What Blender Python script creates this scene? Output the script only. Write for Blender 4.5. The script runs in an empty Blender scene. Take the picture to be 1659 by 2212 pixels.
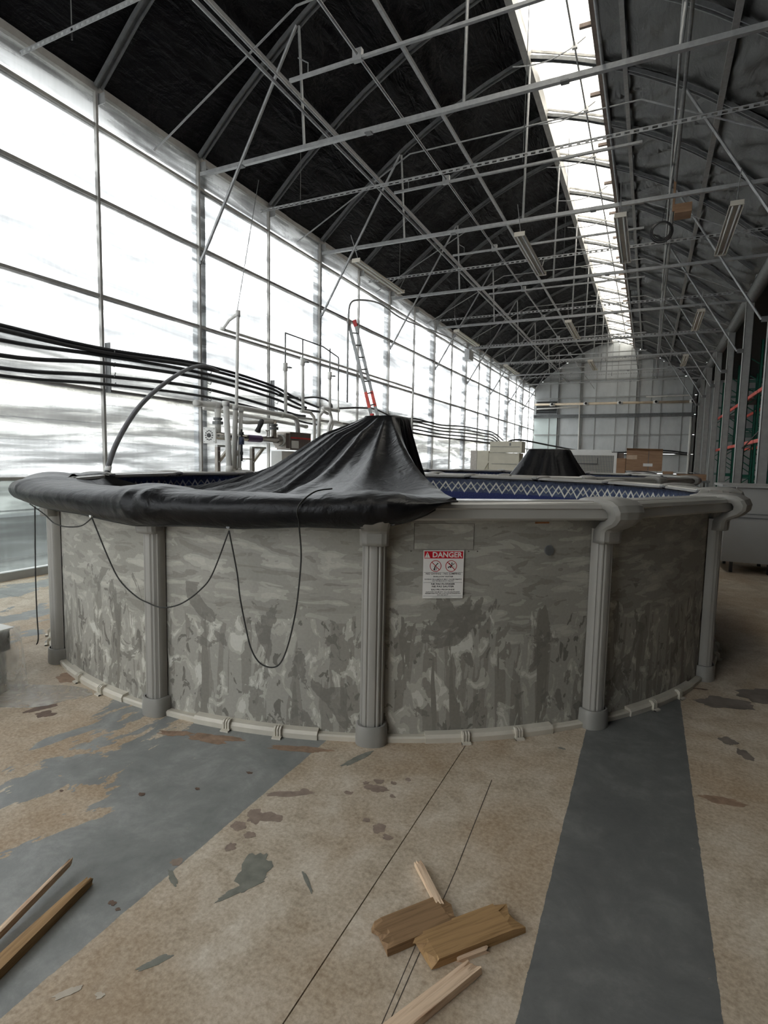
import bpy, bmesh, math, random
from mathutils import Vector, Matrix, noise

random.seed(7)
R = math.radians
SC = bpy.context.scene
COL = SC.collection

# ---------------------------------------------------------------- camera, sky, exposure
def camera():
    yaw, p, r = R(25.303), R(5.275), R(1.1035)
    F = Vector((-math.sin(yaw) * math.cos(p), math.cos(yaw) * math.cos(p), -math.sin(p)))
    Rt = Vector((math.cos(yaw), math.sin(yaw), 0))
    U = Rt.cross(F)
    R2 = Rt * math.cos(r) + U * math.sin(r)
    U2 = U * math.cos(r) - Rt * math.sin(r)
    m = Matrix((R2, U2, -F)).transposed().to_4x4()
    m.translation = (0, 0, 1.57)
    cd = bpy.data.cameras.new('camera')
    cd.sensor_fit = 'VERTICAL'
    cd.sensor_height = 24.0
    cd.lens = 1201.4 / 2212 * 24.0
    cd.clip_end = 300
    co = bpy.data.objects.new('camera', cd)
    co.matrix_world = m
    COL.objects.link(co)
    SC.camera = co
camera()

def world():
    w = bpy.data.worlds.new('overcast_sky')
    w.use_nodes = True
    nt = w.node_tree
    bg = nt.nodes['Background']
    bg.inputs['Color'].default_value = (0.97, 0.985, 1.0, 1)
    bg.inputs['Strength'].default_value = 3.2
    SC.world = w
world()
SC.view_settings.view_transform = 'Standard'
SC.view_settings.look = 'None'
SC.view_settings.exposure = 0.92
SC.view_settings.gamma = 1.0
SC.view_settings.use_curve_mapping = False
SC.cycles.max_bounces = 14
SC.cycles.diffuse_bounces = 7
SC.cycles.transparent_max_bounces = 24
SC.cycles.caustics_reflective = False
SC.cycles.caustics_refractive = False

# ---------------------------------------------------------------- materials
def srgb(r, g, b):
    f = lambda c: (c / 12.92 if c <= 0.04045 else ((c + 0.055) / 1.055) ** 2.4)
    return (f(r / 255), f(g / 255), f(b / 255), 1)

class NT:
    def __init__(s, name):
        s.m = bpy.data.materials.new(name)
        s.m.use_nodes = True
        s.t = s.m.node_tree
        s.t.nodes.clear()
        s.out = s.t.nodes.new('ShaderNodeOutputMaterial')
    def n(s, typ, **kw):
        nd = s.t.nodes.new('ShaderNode' + typ)
        for k, v in kw.items():
            if k in nd.bl_rna.properties and not k[0].isupper():
                setattr(nd, k, v)
            else:
                nd.inputs[k.replace('_', ' ')].default_value = v
        return nd
    def l(s, a, b):
        s.t.links.new(a, b)
    def set(s, sock, v):
        if isinstance(v, bpy.types.NodeSocket):
            s.l(v, sock)
        else:
            sock.default_value = v
    def math(s, op, a, b=0.0, c=None):
        nd = s.t.nodes.new('ShaderNodeMath')
        nd.operation = op
        s.set(nd.inputs[0], a)
        s.set(nd.inputs[1], b)
        if c is not None:
            s.set(nd.inputs[2], c)
        return nd.outputs[0]
    def mix(s, fac, a, b, blend='MIX'):
        nd = s.t.nodes.new('ShaderNodeMix')
        nd.data_type = 'RGBA'
        nd.blend_type = blend
        s.set(nd.inputs[0], fac)
        s.set(nd.inputs[6], a)
        s.set(nd.inputs[7], b)
        return nd.outputs[2]
    def ramp(s, fac, stops, mode='LINEAR'):
        nd = s.t.nodes.new('ShaderNodeValToRGB')
        cr = nd.color_ramp
        cr.interpolation = mode
        rgba = lambda c: c if hasattr(c, '__len__') else (c, c, c, 1)
        cr.elements[0].position, cr.elements[0].color = stops[0][0], rgba(stops[0][1])
        cr.elements[1].position, cr.elements[1].color = stops[-1][0], rgba(stops[-1][1])
        for p, c in stops[1:-1]:
            cr.elements.new(p).color = rgba(c)
        s.l(fac, nd.inputs[0])
        return nd.outputs[0]
    def coords(s, kind='Object', scale=(1, 1, 1), rot=(0, 0, 0)):
        tc = s.t.nodes.new('ShaderNodeTexCoord')
        mp = s.t.nodes.new('ShaderNodeMapping')
        mp.inputs['Scale'].default_value = scale
        mp.inputs['Rotation'].default_value = rot
        s.l(tc.outputs[kind], mp.inputs[0])
        return mp.outputs[0]
    def noise(s, vec, scale=5, detail=4, rough=0.55, dist=0.0):
        nd = s.t.nodes.new('ShaderNodeTexNoise')
        s.l(vec, nd.inputs['Vector'])
        nd.inputs['Scale'].default_value = scale
        nd.inputs['Detail'].default_value = detail
        nd.inputs['Roughness'].default_value = rough
        nd.inputs['Distortion'].default_value = dist
        return nd.outputs['Fac']
    def bsdf(s, color, rough=0.5, metal=0.0, spec=0.5, bump=None, bstr=0.3, bdist=0.01):
        b = s.t.nodes.new('ShaderNodeBsdfPrincipled')
        s.set(b.inputs['Base Color'], color)
        s.set(b.inputs['Roughness'], rough)
        s.set(b.inputs['Metallic'], metal)
        s.set(b.inputs['Specular IOR Level'], spec)
        if bump is not None:
            bn = s.t.nodes.new('ShaderNodeBump')
            bn.inputs['Strength'].default_value = bstr
            bn.inputs['Distance'].default_value = bdist
            s.l(bump, bn.inputs['Height'])
            s.l(bn.outputs[0], b.inputs['Normal'])
        s.l(b.outputs[0], s.out.inputs[0])
        return b

def simple(name, col, rough=0.5, metal=0.0, var=0.12, scale=9, spec=0.5):
    m = NT(name)
    nz = m.noise(m.coords('Object'), scale, 4)
    lo = tuple(c * (1 - var) for c in col[:3]) + (1,)
    hi = tuple(min(1, c * (1 + var)) for c in col[:3]) + (1,)
    m.bsdf(m.ramp(nz, [(0.3, lo), (0.7, hi)]), rough, metal, spec)
    return m.m

M = {}
M['galv'] = simple('galvanized_steel', (0.36, 0.365, 0.365, 1), 0.42, 0.35, 0.15, 14)
M['galv_dark'] = simple('weathered_galvanized_steel', (0.165, 0.17, 0.17, 1), 0.5, 0.3, 0.2, 10)
M['col_grey'] = simple('grey_column_steel', (0.33, 0.335, 0.325, 1), 0.5, 0.15, 0.1, 6)
M['alu'] = simple('mullion_aluminium', (0.36, 0.35, 0.33, 1), 0.5, 0.3, 0.12, 8)
M['brownbar'] = simple('brown_weathered_bar', (0.20, 0.155, 0.13, 1), 0.6, 0.1, 0.2, 10)
M['chrome'] = simple('polished_stainless', (0.55, 0.53, 0.50, 1), 0.16, 1.0, 0.08, 5)
M['brushed'] = simple('brushed_stainless', (0.36, 0.33, 0.30, 1), 0.32, 0.9, 0.1, 12)
M['pvc'] = simple('white_pvc', (0.66, 0.65, 0.62, 1), 0.35, 0, 0.06, 6)
M['pvc_cream'] = simple('cream_pvc', (0.72, 0.60, 0.45, 1), 0.4, 0, 0.1, 3)
M['hose'] = simple('black_rubber_hose', (0.022, 0.022, 0.024, 1), 0.5, 0, 0.2, 20)
M['hose_grey'] = simple('grey_ribbed_hose', (0.10, 0.10, 0.105, 1), 0.5, 0, 0.2, 20)
M['rope'] = simple('black_cord', (0.03, 0.03, 0.028, 1), 0.8, 0, 0.4, 200)
M['black_plastic'] = simple('black_plastic', (0.02, 0.02, 0.022, 1), 0.45, 0, 0.2, 20)
M['blue_plastic'] = simple('dark_blue_valve_plastic', (0.03, 0.04, 0.09, 1), 0.4, 0, 0.2, 20)
M['rail'] = simple('grey_resin_rail', (0.37, 0.355, 0.325, 1), 0.26, 0, 0.05, 3, 0.7)
M['post'] = simple('grey_resin_post', (0.30, 0.287, 0.262, 1), 0.45, 0, 0.05, 3)
M['cap'] = simple('grey_resin_cap', (0.255, 0.245, 0.225, 1), 0.45, 0, 0.06, 5)
M['rail_white'] = simple('pale_resin_rail', (0.50, 0.49, 0.47, 1), 0.4, 0, 0.05, 3)
M['track'] = simple('beige_bottom_track', (0.56, 0.52, 0.44, 1), 0.5, 0, 0.08, 8)
M['white'] = simple('white_paint', (0.72, 0.72, 0.70, 1), 0.45, 0, 0.05, 5)
M['beige'] = simple('beige_enamel', (0.55, 0.52, 0.43, 1), 0.45, 0, 0.06, 4)
M['green'] = simple('green_rack_paint', (0.012, 0.13, 0.085, 1), 0.45, 0, 0.2, 6)
M['red'] = simple('orange_red_beam_paint', (0.72, 0.10, 0.075, 1), 0.45, 0, 0.12, 6)
M['red_cap'] = simple('red_plastic', (0.5, 0.03, 0.03, 1), 0.45, 0, 0.1, 6)
M['grey_box'] = simple('grey_moulded_plastic', (0.33, 0.325, 0.31, 1), 0.5, 0, 0.05, 2)
M['dark'] = simple('dark_interior', (0.02, 0.02, 0.02, 1), 0.8, 0, 0.2, 3)
M['reflector'] = simple('lamp_reflector_enamel', (0.62, 0.58, 0.50, 1), 0.4, 0, 0.08, 6)
M['tube_glass'] = simple('unlit_lamp_tube', (0.78, 0.78, 0.76, 1), 0.2, 0, 0.03, 6)
M['outdoor_ground'] = simple('pale_gravel_yard', (0.30, 0.30, 0.29, 1), 0.9, 0, 0.25, 0.6)
M['outdoor_wall'] = simple('cream_cladding_outdoors', (0.62, 0.59, 0.50, 1), 0.8, 0, 0.15, 0.5)
M['outer_post'] = simple('pale_blue_grey_post', (0.36, 0.40, 0.42, 1), 0.6, 0, 0.08, 3)
M['outdoor_base'] = simple('grey_block_outdoors', (0.42, 0.42, 0.40, 1), 0.8, 0, 0.15, 0.5)
M['outdoor_wall_b'] = simple('pale_cladding_outdoors', (0.74, 0.73, 0.66, 1), 0.8, 0, 0.12, 0.5)
M['outdoor_dark'] = simple('dark_kerb_outdoors', (0.07, 0.075, 0.08, 1), 0.8, 0, 0.15, 0.5)
M['sign_white'] = simple('sign_white_vinyl', (0.78, 0.76, 0.72, 1), 0.4, 0, 0.02, 5)
M['sign_red'] = simple('sign_red_ink', (0.55, 0.006, 0.02, 1), 0.4, 0, 0.03, 5)
M['sign_ring'] = simple('sign_dark_red_ink', (0.42, 0.012, 0.015, 1), 0.4, 0, 0.03, 5)
M['sign_black'] = simple('sign_black_ink', (0.012, 0.012, 0.012, 1), 0.4, 0, 0.03, 5)
M['purple_print'] = simple('purple_print', (0.10, 0.05, 0.16, 1), 0.4, 0, 0.1, 30)

def poly_mat(name, tint, clear, streak, seed):
    """cloudy twin-wall polycarbonate: part clear, part milky, with streaks of grime"""
    m = NT(name)
    v = m.coords('Object', (1, 0.16, 1.5), (0.12, 0, 0))
    n1 = m.noise(v, 2.6 + seed, 7, 0.6, 0.5)
    v2 = m.coords('Object', (1, 9, 0.35))
    n2 = m.noise(v2, 2.2, 4, 0.6)
    g = m.ramp(n1, [(0.28, 1 - streak), (0.42, 1 - 0.8 * streak), (0.58, 1.0)])
    g = m.math('MULTIPLY', g, m.math('ADD', 0.9, m.math('MULTIPLY', n2, 0.2)))
    colr = m.mix(1.0, tint, g, 'MULTIPLY')
    tr = m.n('BsdfTransparent')
    m.l(colr, tr.inputs[0])
    tl = m.n('BsdfTranslucent')
    m.l(colr, tl.inputs[0])
    gl = m.n('BsdfGlossy')
    gl.inputs['Roughness'].default_value = 0.25
    gl.inputs[0].default_value = (0.6, 0.6, 0.6, 1)
    a = m.n('MixShader')
    a.inputs[0].default_value = 1 - clear
    m.l(tr.outputs[0], a.inputs[1])
    m.l(tl.outputs[0], a.inputs[2])
    b = m.n('MixShader')
    b.inputs[0].default_value = 0.05
    m.l(a.outputs[0], b.inputs[1])
    m.l(gl.outputs[0], b.inputs[2])
    m.l(b.outputs[0], m.out.inputs[0])
    return m.m
M['poly'] = poly_mat('cloudy_polycarbonate', (0.97, 0.985, 0.99, 1), 0.74, 0.60, 0)
M['poly_low'] = poly_mat('clear_plastic_glazing', (0.78, 0.82, 0.81, 1), 0.88, 0.3, 1)
M['poly_roof'] = poly_mat('stained_roof_polycarbonate', (0.99, 0.96, 0.90, 1), 0.55, 0.45, 2)
M['poly_lap'] = poly_mat('double_polycarbonate_lap', (0.72, 0.80, 0.81, 1), 0.5, 0.1, 0)

def film_mat(name, col, spec, bs=0.8):
    m = NT(name)
    v = m.coords('Object', (1.6, 0.7, 1.6), (0, 0, 0.6))
    n1 = m.noise(v, 1.6, 6, 0.6, 1.6)
    v2 = m.coords('Object', (5.0, 0.9, 3.0), (0, 0, 0.35))
    n2 = m.noise(v2, 1.4, 5, 0.55, 0.8)
    h = m.math('ADD', n1, m.math('MULTIPLY', n2, 0.8))
    m.bsdf(col, m.ramp(n1, [(0.3, 0.34), (0.7, 0.5)]), 0, spec, h, bs, 0.13)
    return m.m
M['film'] = film_mat('black_poly_film', (0.002, 0.002, 0.003, 1), 0.16)
M['film_lit'] = film_mat('lit_black_poly_film', (0.026, 0.026, 0.0245, 1), 0.8, 0.22)  # same film; left wall's reflected light put into a paler, glossier copy

def tarp_mat():
    m = NT('black_pool_cover')
    v = m.coords('Object')
    n1 = m.noise(v, 5, 4, 0.5, 1.8)
    n2 = m.noise(v, 22, 3, 0.5, 1.0)
    h = m.math('ADD', n1, m.math('MULTIPLY', n2, 0.25))
    m.bsdf((0.0045, 0.0045, 0.0055, 1), 0.37, 0, 0.24, h, 0.38, 0.025)
    return m.m
M['tarp'] = tarp_mat()

def floor_mat():
    m = NT('worn_painted_concrete')
    v = m.coords('Object')
    sx = m.n('SeparateXYZ')
    m.l(v, sx.inputs[0])
    X, Y = sx.outputs[0], sx.outputs[1]
    big = m.noise(v, 0.9, 5, 0.6, 0.4)
    mid = m.noise(v, 5.5, 8, 0.72, 0.3)
    fine = m.noise(v, 60, 4, 0.7)
    tan = m.ramp(mid, [(0.28, (0.33, 0.262, 0.187, 1)), (0.5, (0.49, 0.415, 0.32, 1)), (0.72, (0.66, 0.59, 0.49, 1))])
    tan = m.mix(m.ramp(big, [(0.42, 0.0), (0.62, 0.75)]), tan, (0.36, 0.255, 0.16, 1))
    tan = m.mix(0.8, tan, m.ramp(fine, [(0.3, 0.25), (0.7, 0.85)]), 'SOFT_LIGHT')
    # grey paint: one sharp band on the right, one worn band on the left
    wob = m.math('MULTIPLY', m.math('SUBTRACT', m.noise(v, 14, 5, 0.7), 0.5), 0.016)
    Xw = m.math('ADD', X, wob)
    def band(a, b, x):
        return m.math('MULTIPLY', m.math('GREATER_THAN', x, a), m.math('LESS_THAN', x, b))
    b1 = band(-0.25, 0.28, Xw)
    b3 = band(2.0, 2.6, Xw)
    peel = m.noise(m.coords('Object', (1.0, 0.55, 1), (0, 0, -0.35)), 2.3, 7, 0.62, 0.5)
    # wear grows towards the left edge of the band
    wr_ = m.n('MapRange')
    wr_.inputs['From Min'].default_value = -1.75
    wr_.inputs['From Max'].default_value = -3.1
    wr_.inputs['To Min'].default_value = 0.64
    wr_.inputs['To Max'].default_value = 0.42
    m.l(X, wr_.inputs[0])
    keep = m.math('LESS_THAN', peel, wr_.outputs[0])
    b2 = m.math('MULTIPLY', band(-3.15, -1.548, Xw), keep)
    far_l = m.math('MULTIPLY', m.math('LESS_THAN', X, -4.3), m.math('LESS_THAN', peel, 0.47))
    gm = m.math('MAXIMUM', m.math('MAXIMUM', b1, b3), m.math('MAXIMUM', b2, far_l))
    chips = m.math('GREATER_THAN', m.noise(v, 26, 6, 0.75), 0.69)
    gm = m.math('MULTIPLY', gm, m.math('SUBTRACT', 1.0, m.math('MULTIPLY', chips, 0.75)))
    grey = m.ramp(m.math('ADD', m.math('MULTIPLY', mid, 0.55), m.math('MULTIPLY', m.noise(v, 2.2, 6, 0.7, 1.0), 0.45)), [(0.3, (0.09, 0.094, 0.092, 1)), (0.5, (0.135, 0.138, 0.133, 1)), (0.72, (0.23, 0.232, 0.222, 1))])
    leftg = m.math('LESS_THAN', X, -1.0)
    grey = m.mix(leftg, grey, m.mix(1.0, grey, (1.75, 1.75, 1.75, 1), 'MULTIPLY'))
    colr = m.mix(gm, tan, grey)
    rough = m.math('SUBTRACT', 0.62, m.math('MULTIPLY', gm, 0.17))
    m.bsdf(colr, rough, 0, 0.4, m.math('ADD', mid, m.math('MULTIPLY', fine, 0.4)), 0.12, 0.01)
    return m.m
M['floor'] = floor_mat()
M['pale_pane'] = simple('pale_green_backed_glazing', (0.62, 0.70, 0.68, 1), 0.25, 0, 0.08, 1.5)
M['card_grey'] = simple('dull_grey_board', (0.16, 0.155, 0.145, 1), 0.7, 0, 0.1, 2)
M['joint'] = simple('dark_floor_joint', (0.06, 0.05, 0.04, 1), 0.9, 0, 0.3, 12)

def poolwall_mat():
    """printed vinyl-coated steel: cloud dashes above, reeds and mottled leaves below (UV in metres)"""
    m = NT('mottled_grey_pool_wall')
    tc = m.n('TexCoord')
    sx = m.n('SeparateXYZ')
    m.l(tc.outputs['UV'], sx.inputs[0])
    V = sx.outputs[1]
    def uv(sc, rot=0.0):
        mp = m.n('Mapping')
        mp.inputs['Scale'].default_value = (sc[0], sc[1], 1)
        mp.inputs['Rotation'].default_value = (0, 0, rot)
        m.l(tc.outputs['UV'], mp.inputs[0])
        return mp.outputs[0]
    low = m.n('MapRange')
    low.inputs['From Min'].default_value = 0.95
    low.inputs['From Max'].default_value = 0.40
    m.l(V, low.inputs[0])
    L = low.outputs[0]
    LIGHT, MID, DARK, DEEP = (0.44, 0.425, 0.37, 1), (0.32, 0.305, 0.268, 1), (0.235, 0.222, 0.193, 1), (0.155, 0.145, 0.125, 1)
    # sky: slanted brush dashes in three tones
    wash = m.noise(uv((1.7, 6.0), 0.22), 1.0, 3.5, 0.5, 0.35)
    dash = m.noise(uv((4.2, 15.0), 0.24), 1.0, 3, 0.5, 0.4)
    gt = lambda a, t: m.math('GREATER_THAN', a, t)
    lt = lambda a, t: m.math('LESS_THAN', a, t)
    sky = m.mix(gt(wash, 0.5), (0.285, 0.272, 0.237, 1), MID)
    sky = m.mix(lt(dash, 0.40), sky, DARK)
    sky = m.mix(gt(dash, 0.555), sky, (0.385, 0.37, 0.325, 1))
    sky = m.mix(gt(dash, 0.635), sky, LIGHT)
    # below: dark trunks, pale leaf clumps between them
    trunk = m.noise(uv((10.0, 1.0), -0.05), 1.0, 3.5, 0.5, 0.5)
    clump = m.noise(uv((11.0, 6.5), 0.15), 1.0, 4, 0.52, 0.9)
    under = m.mix(gt(trunk, 0.49), MID, DARK)
    under = m.mix(gt(clump, 0.545), under, (0.40, 0.385, 0.335, 1))
    under = m.mix(gt(clump, 0.62), under, (0.53, 0.52, 0.465, 1))
    under = m.mix(lt(clump, 0.365), under, DEEP)
    under = m.mix(gt(trunk, 0.605), under, (0.20, 0.187, 0.16, 1))
    edge = m.math('ADD', L, m.math('MULTIPLY', m.math('SUBTRACT', m.noise(uv((5.0, 3.0)), 1.0, 4, 0.55, 0.6), 0.5), 1.5))
    c = m.mix(m.math('GREATER_THAN', edge, 0.55), sky, under)
    # seed heads
    head = m.math('MULTIPLY', m.math('GREATER_THAN', m.noise(uv((3.6, 2.8), 0.9), 1.0, 8, 0.6, 0.8), 0.585), m.math('GREATER_THAN', L, 0.2))
    c = m.mix(m.math('MULTIPLY', head, 0.75), c, DEEP)
    c = m.mix(0.25, c, m.ramp(m.noise(uv((60, 60)), 1.0, 2), [(0.3, 0.35), (0.7, 0.65)]), 'SOFT_LIGHT')
    m.bsdf(c, 0.5, 0, 0.45, m.noise(uv((90, 90)), 1.0, 2), 0.06, 0.004)
    return m.m
M['poolwall'] = poolwall_mat()

def liner_mat():
    m = NT('blue_liner_with_zigzag')
    tc = m.n('TexCoord')
    sx = m.n('SeparateXYZ')
    m.l(tc.outputs['UV'], sx.inputs[0])
    U, V = sx.outputs[0], sx.outputs[1]
    sp = m.noise(tc.outputs['UV'], 70, 3, 0.7)
    tile = m.noise(tc.outputs['UV'], 22, 3, 0.7)
    blue = m.ramp(sp, [(0.35, (0.010, 0.016, 0.075, 1)), (0.55, (0.022, 0.036, 0.16, 1)), (0.72, (0.10, 0.13, 0.30, 1))])
    slate = m.ramp(tile, [(0.35, (0.030, 0.042, 0.085, 1)), (0.6, (0.085, 0.11, 0.19, 1)), (0.8, (0.20, 0.24, 0.32, 1))])
    c = m.mix(m.math('GREATER_THAN', V, 1.085), blue, slate)
    def zig(period, off, zc, amp, th):
        t = m.math('PINGPONG', m.math('ADD', U, off), period / 2)
        t = m.math('MULTIPLY', m.math('SUBTRACT', m.math('DIVIDE', t, period / 2), 0.5), 2 * amp)
        d = m.math('ABSOLUTE', m.math('SUBTRACT', m.math('SUBTRACT', V, zc), t))
        return m.math('LESS_THAN', d, th)
    P = 0.215
    z2 = zig(P, P / 2, 1.185, 0.055, 0.012)
    z1 = zig(P, 0.0, 1.165, 0.075, 0.019)
    c = m.mix(z2, c, (0.50, 0.48, 0.40, 1))
    c = m.mix(z1, c, (0.80, 0.77, 0.66, 1))
    m.bsdf(c, 0.3, 0, 0.5)
    return m.m
M['liner'] = liner_mat()

def wood_mat(name, a, b, rot, sc=1.0):
    m = NT(name)
    v = m.coords('Object', (3.0 * sc, 60 * sc, 60 * sc), (0, 0, rot))
    n1 = m.noise(v, 1.2, 5, 0.6, 0.5)
    m.bsdf(m.ramp(n1, [(0.3, a), (0.5, b), (0.7, tuple(min(1, x * 1.15) for x in b[:3]) + (1,))]), 0.65, 0, 0.35, n1, 0.35, 0.004)
    return m.m
M['wood'] = wood_mat('weathered_pine_face', (0.22, 0.125, 0.05, 1), (0.36, 0.22, 0.10, 1), 0.0)
M['wood_dark'] = wood_mat('dusty_pine_face', (0.16, 0.095, 0.045, 1), (0.27, 0.165, 0.085, 1), 0.0)
M['wood_raw'] = wood_mat('fresh_split_pine', (0.42, 0.24, 0.14, 1), (0.72, 0.54, 0.38, 1), 0.0)

def card_mat():
    m = NT('brown_cardboard')
    n1 = m.noise(m.coords('Object', (1, 1, 8)), 3, 4)
    m.bsdf(m.ramp(n1, [(0.3, (0.27, 0.155, 0.085, 1)), (0.7, (0.38, 0.235, 0.14, 1))]), 0.7)
    return m.m
M['card'] = card_mat()
M['tape'] = simple('clear_tape', (0.50, 0.36, 0.24, 1), 0.25, 0, 0.1, 8)

def insul_mat():
    m = NT('foil_insulation_board')
    n1 = m.noise(m.coords('Object', (1.5, 1, 0.8)), 0.9, 5, 0.6)
    m.bsdf(m.ramp(n1, [(0.3, (0.44, 0.46, 0.465, 1)), (0.7, (0.58, 0.60, 0.60, 1))]), 0.45, 0.15)
    return m.m
M['insul'] = insul_mat()

def grid_mat():
    m = NT('fine_fin_coil')
    v = m.coords('Object')
    sx = m.n('SeparateXYZ')
    m.l(v, sx.inputs[0])
    w = m.math('GREATER_THAN', m.math('FRACT', m.math('MULTIPLY', sx.outputs[0], 22.0)), 0.45)
    h = m.math('GREATER_THAN', m.math('FRACT', m.math('MULTIPLY', sx.outputs[2], 28.0)), 0.35)
    c = m.mix(m.math('MULTIPLY', w, h), (0.12, 0.13, 0.15, 1), (0.48, 0.46, 0.36, 1))
    m.bsdf(c, 0.5, 0.2)
    return m.m
M['coil'] = grid_mat()

def sheet_mat():
    m = NT('clear_plastic_wrap')
    n1 = m.noise(m.coords('Object', (2, 2, 1)), 3.5, 6, 0.6, 1.5)
    tr = m.n('BsdfTransparent')
    pr = m.n('BsdfPrincipled')
    pr.inputs['Base Color'].default_value = (0.66, 0.65, 0.62, 1)
    pr.inputs['Roughness'].default_value = 0.25
    tl = m.n('BsdfTranslucent')
    tl.inputs[0].default_value = (0.75, 0.74, 0.70, 1)
    ad = m.n('MixShader')
    ad.inputs[0].default_value = 0.5
    m.l(pr.outputs[0], ad.inputs[1])
    m.l(tl.outputs[0], ad.inputs[2])
    mx = m.n('MixShader')
    m.l(m.ramp(n1, [(0.35, 0.22), (0.65, 0.65)]), mx.inputs[0])
    m.l(tr.outputs[0], mx.inputs[1])
    m.l(ad.outputs[0], mx.inputs[2])
    m.l(mx.outputs[0], m.out.inputs[0])
    return m.m
M['wrap'] = sheet_mat()
M['stain_purple'] = simple('dried_purple_drop', (0.27, 0.205, 0.165, 1), 0.5, 0, 0.2, 30)
M['stain_grey'] = simple('leftover_grey_paint', (0.20, 0.20, 0.17, 1), 0.5, 0, 0.2, 20)
M['stain_rust'] = simple('rust_stain', (0.28, 0.185, 0.125, 1), 0.7, 0, 0.35, 18)
M['stain_brown'] = simple('dark_brown_stain', (0.13, 0.08, 0.055, 1), 0.6, 0, 0.35, 22)
M['stain_pale'] = simple('pale_scuff', (0.50, 0.44, 0.36, 1), 0.7, 0, 0.1, 30)
M['rust_metal'] = simple('bare_rusty_metal', (0.30, 0.12, 0.045, 1), 0.7, 0, 0.3, 40)
M['stain_slate'] = simple('dark_wet_patch', (0.19, 0.16, 0.135, 1), 0.4, 0, 0.3, 9)

# ---------------------------------------------------------------- mesh helpers
class MB:
    def __init__(s):
        s.v, s.f, s.uv = [], [], None
    def quad_grid(s, rows, close_u=False, close_v=False, flip=False):
        b = len(s.v)
        nr, nc = len(rows), len(rows[0])
        for r in rows:
            s.v += [tuple(p) for p in r]
        for i in range(nr if close_v else nr - 1):
            for j in range(nc if close_u else nc - 1):
                a0 = b + i * nc + j
                a1 = b + i * nc + (j + 1) % nc
                c1 = b + ((i + 1) % nr) * nc + (j + 1) % nc
                c0 = b + ((i + 1) % nr) * nc + j
                s.f.append((a0, c0, c1, a1) if flip else (a0, a1, c1, c0))
        return s
    def box(s, x0, x1, y0, y1, z0, z1):
        b = len(s.v)
        s.v += [(x0, y0, z0), (x1, y0, z0), (x1, y1, z0), (x0, y1, z0), (x0, y0, z1), (x1, y0, z1), (x1, y1, z1), (x0, y1, z1)]
        s.f += [tuple(b + i for i in q) for q in ((0, 3, 2, 1), (4, 5, 6, 7), (0, 1, 5, 4), (1, 2, 6, 5), (2, 3, 7, 6), (3, 0, 4, 7))]
        return s
    def bar(s, p, q, w, h, up=(0, 0, 1)):
        """rectangular bar from p to q, w across, h along up"""
        p, q = Vector(p), Vector(q)
        d = (q - p).normalized()
        u = Vector(up)
        if abs(d.dot(u)) > 0.98:
            u = Vector((0, 1, 0)) if abs(d.y) < 0.9 else Vector((1, 0, 0))
        sd = d.cross(u).normalized()
        u = sd.cross(d).normalized()
        c = [(-w / 2, -h / 2), (w / 2, -h / 2), (w / 2, h / 2), (-w / 2, h / 2)]
        b = len(s.v)
        for e in (p, q):
            s.v += [tuple(e + sd * x + u * y) for x, y in c]
        s.f += [tuple(b + i for i in k) for k in ((0, 1, 2, 3), (7, 6, 5, 4), (0, 4, 5, 1), (1, 5, 6, 2), (2, 6, 7, 3), (3, 7, 4, 0))]
        return s
    def tube(s, pts, r, n=8, caps=True):
        pts = [Vector(p) for p in pts]
        k = len(pts)
        rad = r if hasattr(r, '__len__') else [r] * k
        t0 = (pts[1] - pts[0]).normalized()
        u = Vector((0, 0, 1)) if abs(t0.z) < 0.9 else Vector((1, 0, 0))
        u = (u - t0 * u.dot(t0)).normalized()
        b = len(s.v)
        for i, p in enumerate(pts):
            t = (pts[min(i + 1, k - 1)] - pts[max(i - 1, 0)]).normalized()
            u = (u - t * u.dot(t)).normalized()
            w = t.cross(u)
            for j in range(n):
                a = 2 * math.pi * j / n
                s.v.append(tuple(p + (u * math.cos(a) + w * math.sin(a)) * rad[i]))
        for i in range(k - 1):
            for j in range(n):
                s.f.append((b + i * n + j, b + i * n + (j + 1) % n, b + (i + 1) * n + (j + 1) % n, b + (i + 1) * n + j))
        if caps:
            s.f.append(tuple(b + j for j in reversed(range(n))))
            s.f.append(tuple(b + (k - 1) * n + j for j in range(n)))
        return s
    def sweep(s, pts, prof, side=(0, 1, 0), caps=True):
        """sweep a closed 2D profile (a along side, b along the in-plane normal)"""
        pts = [Vector(p) for p in pts]
        sd = Vector(side)
        k, n = len(pts), len(prof)
        b = len(s.v)
        for i, p in enumerate(pts):
            t = (pts[min(i + 1, k - 1)] - pts[max(i - 1, 0)]).normalized()
            nn = t.cross(sd).normalized()
            for a, c in prof:
                s.v.append(tuple(p + sd * a + nn * c))
        for i in range(k - 1):
            for j in range(n):
                s.f.append((b + i * n + j, b + i * n + (j + 1) % n, b + (i + 1) * n + (j + 1) % n, b + (i + 1) * n + j))
        if caps:
            s.f.append(tuple(b + j for j in reversed(range(n))))
            s.f.append(tuple(b + (k - 1) * n + j for j in range(n)))
        return s
    def cyl(s, c, axis, r, h, n=14):
        c, a = Vector(c), Vector(axis).normalized()
        return s.tube([c, c + a * h], r, n)
    def poly(s, pts, thick, nrm=(0, 0, 1)):
        """flat outline with thickness along nrm"""
        b, n, d = len(s.v), len(pts), Vector(nrm) * thick
        s.v += [tuple(Vector(p)) for p in pts] + [tuple(Vector(p) + d) for p in pts]
        s.f.append(tuple(b + i for i in reversed(range(n))))
        s.f.append(tuple(b + n + i for i in range(n)))
        for i in range(n):
            j = (i + 1) % n
            s.f.append((b + i, b + j, b + n + j, b + n + i))
        return s

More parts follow.
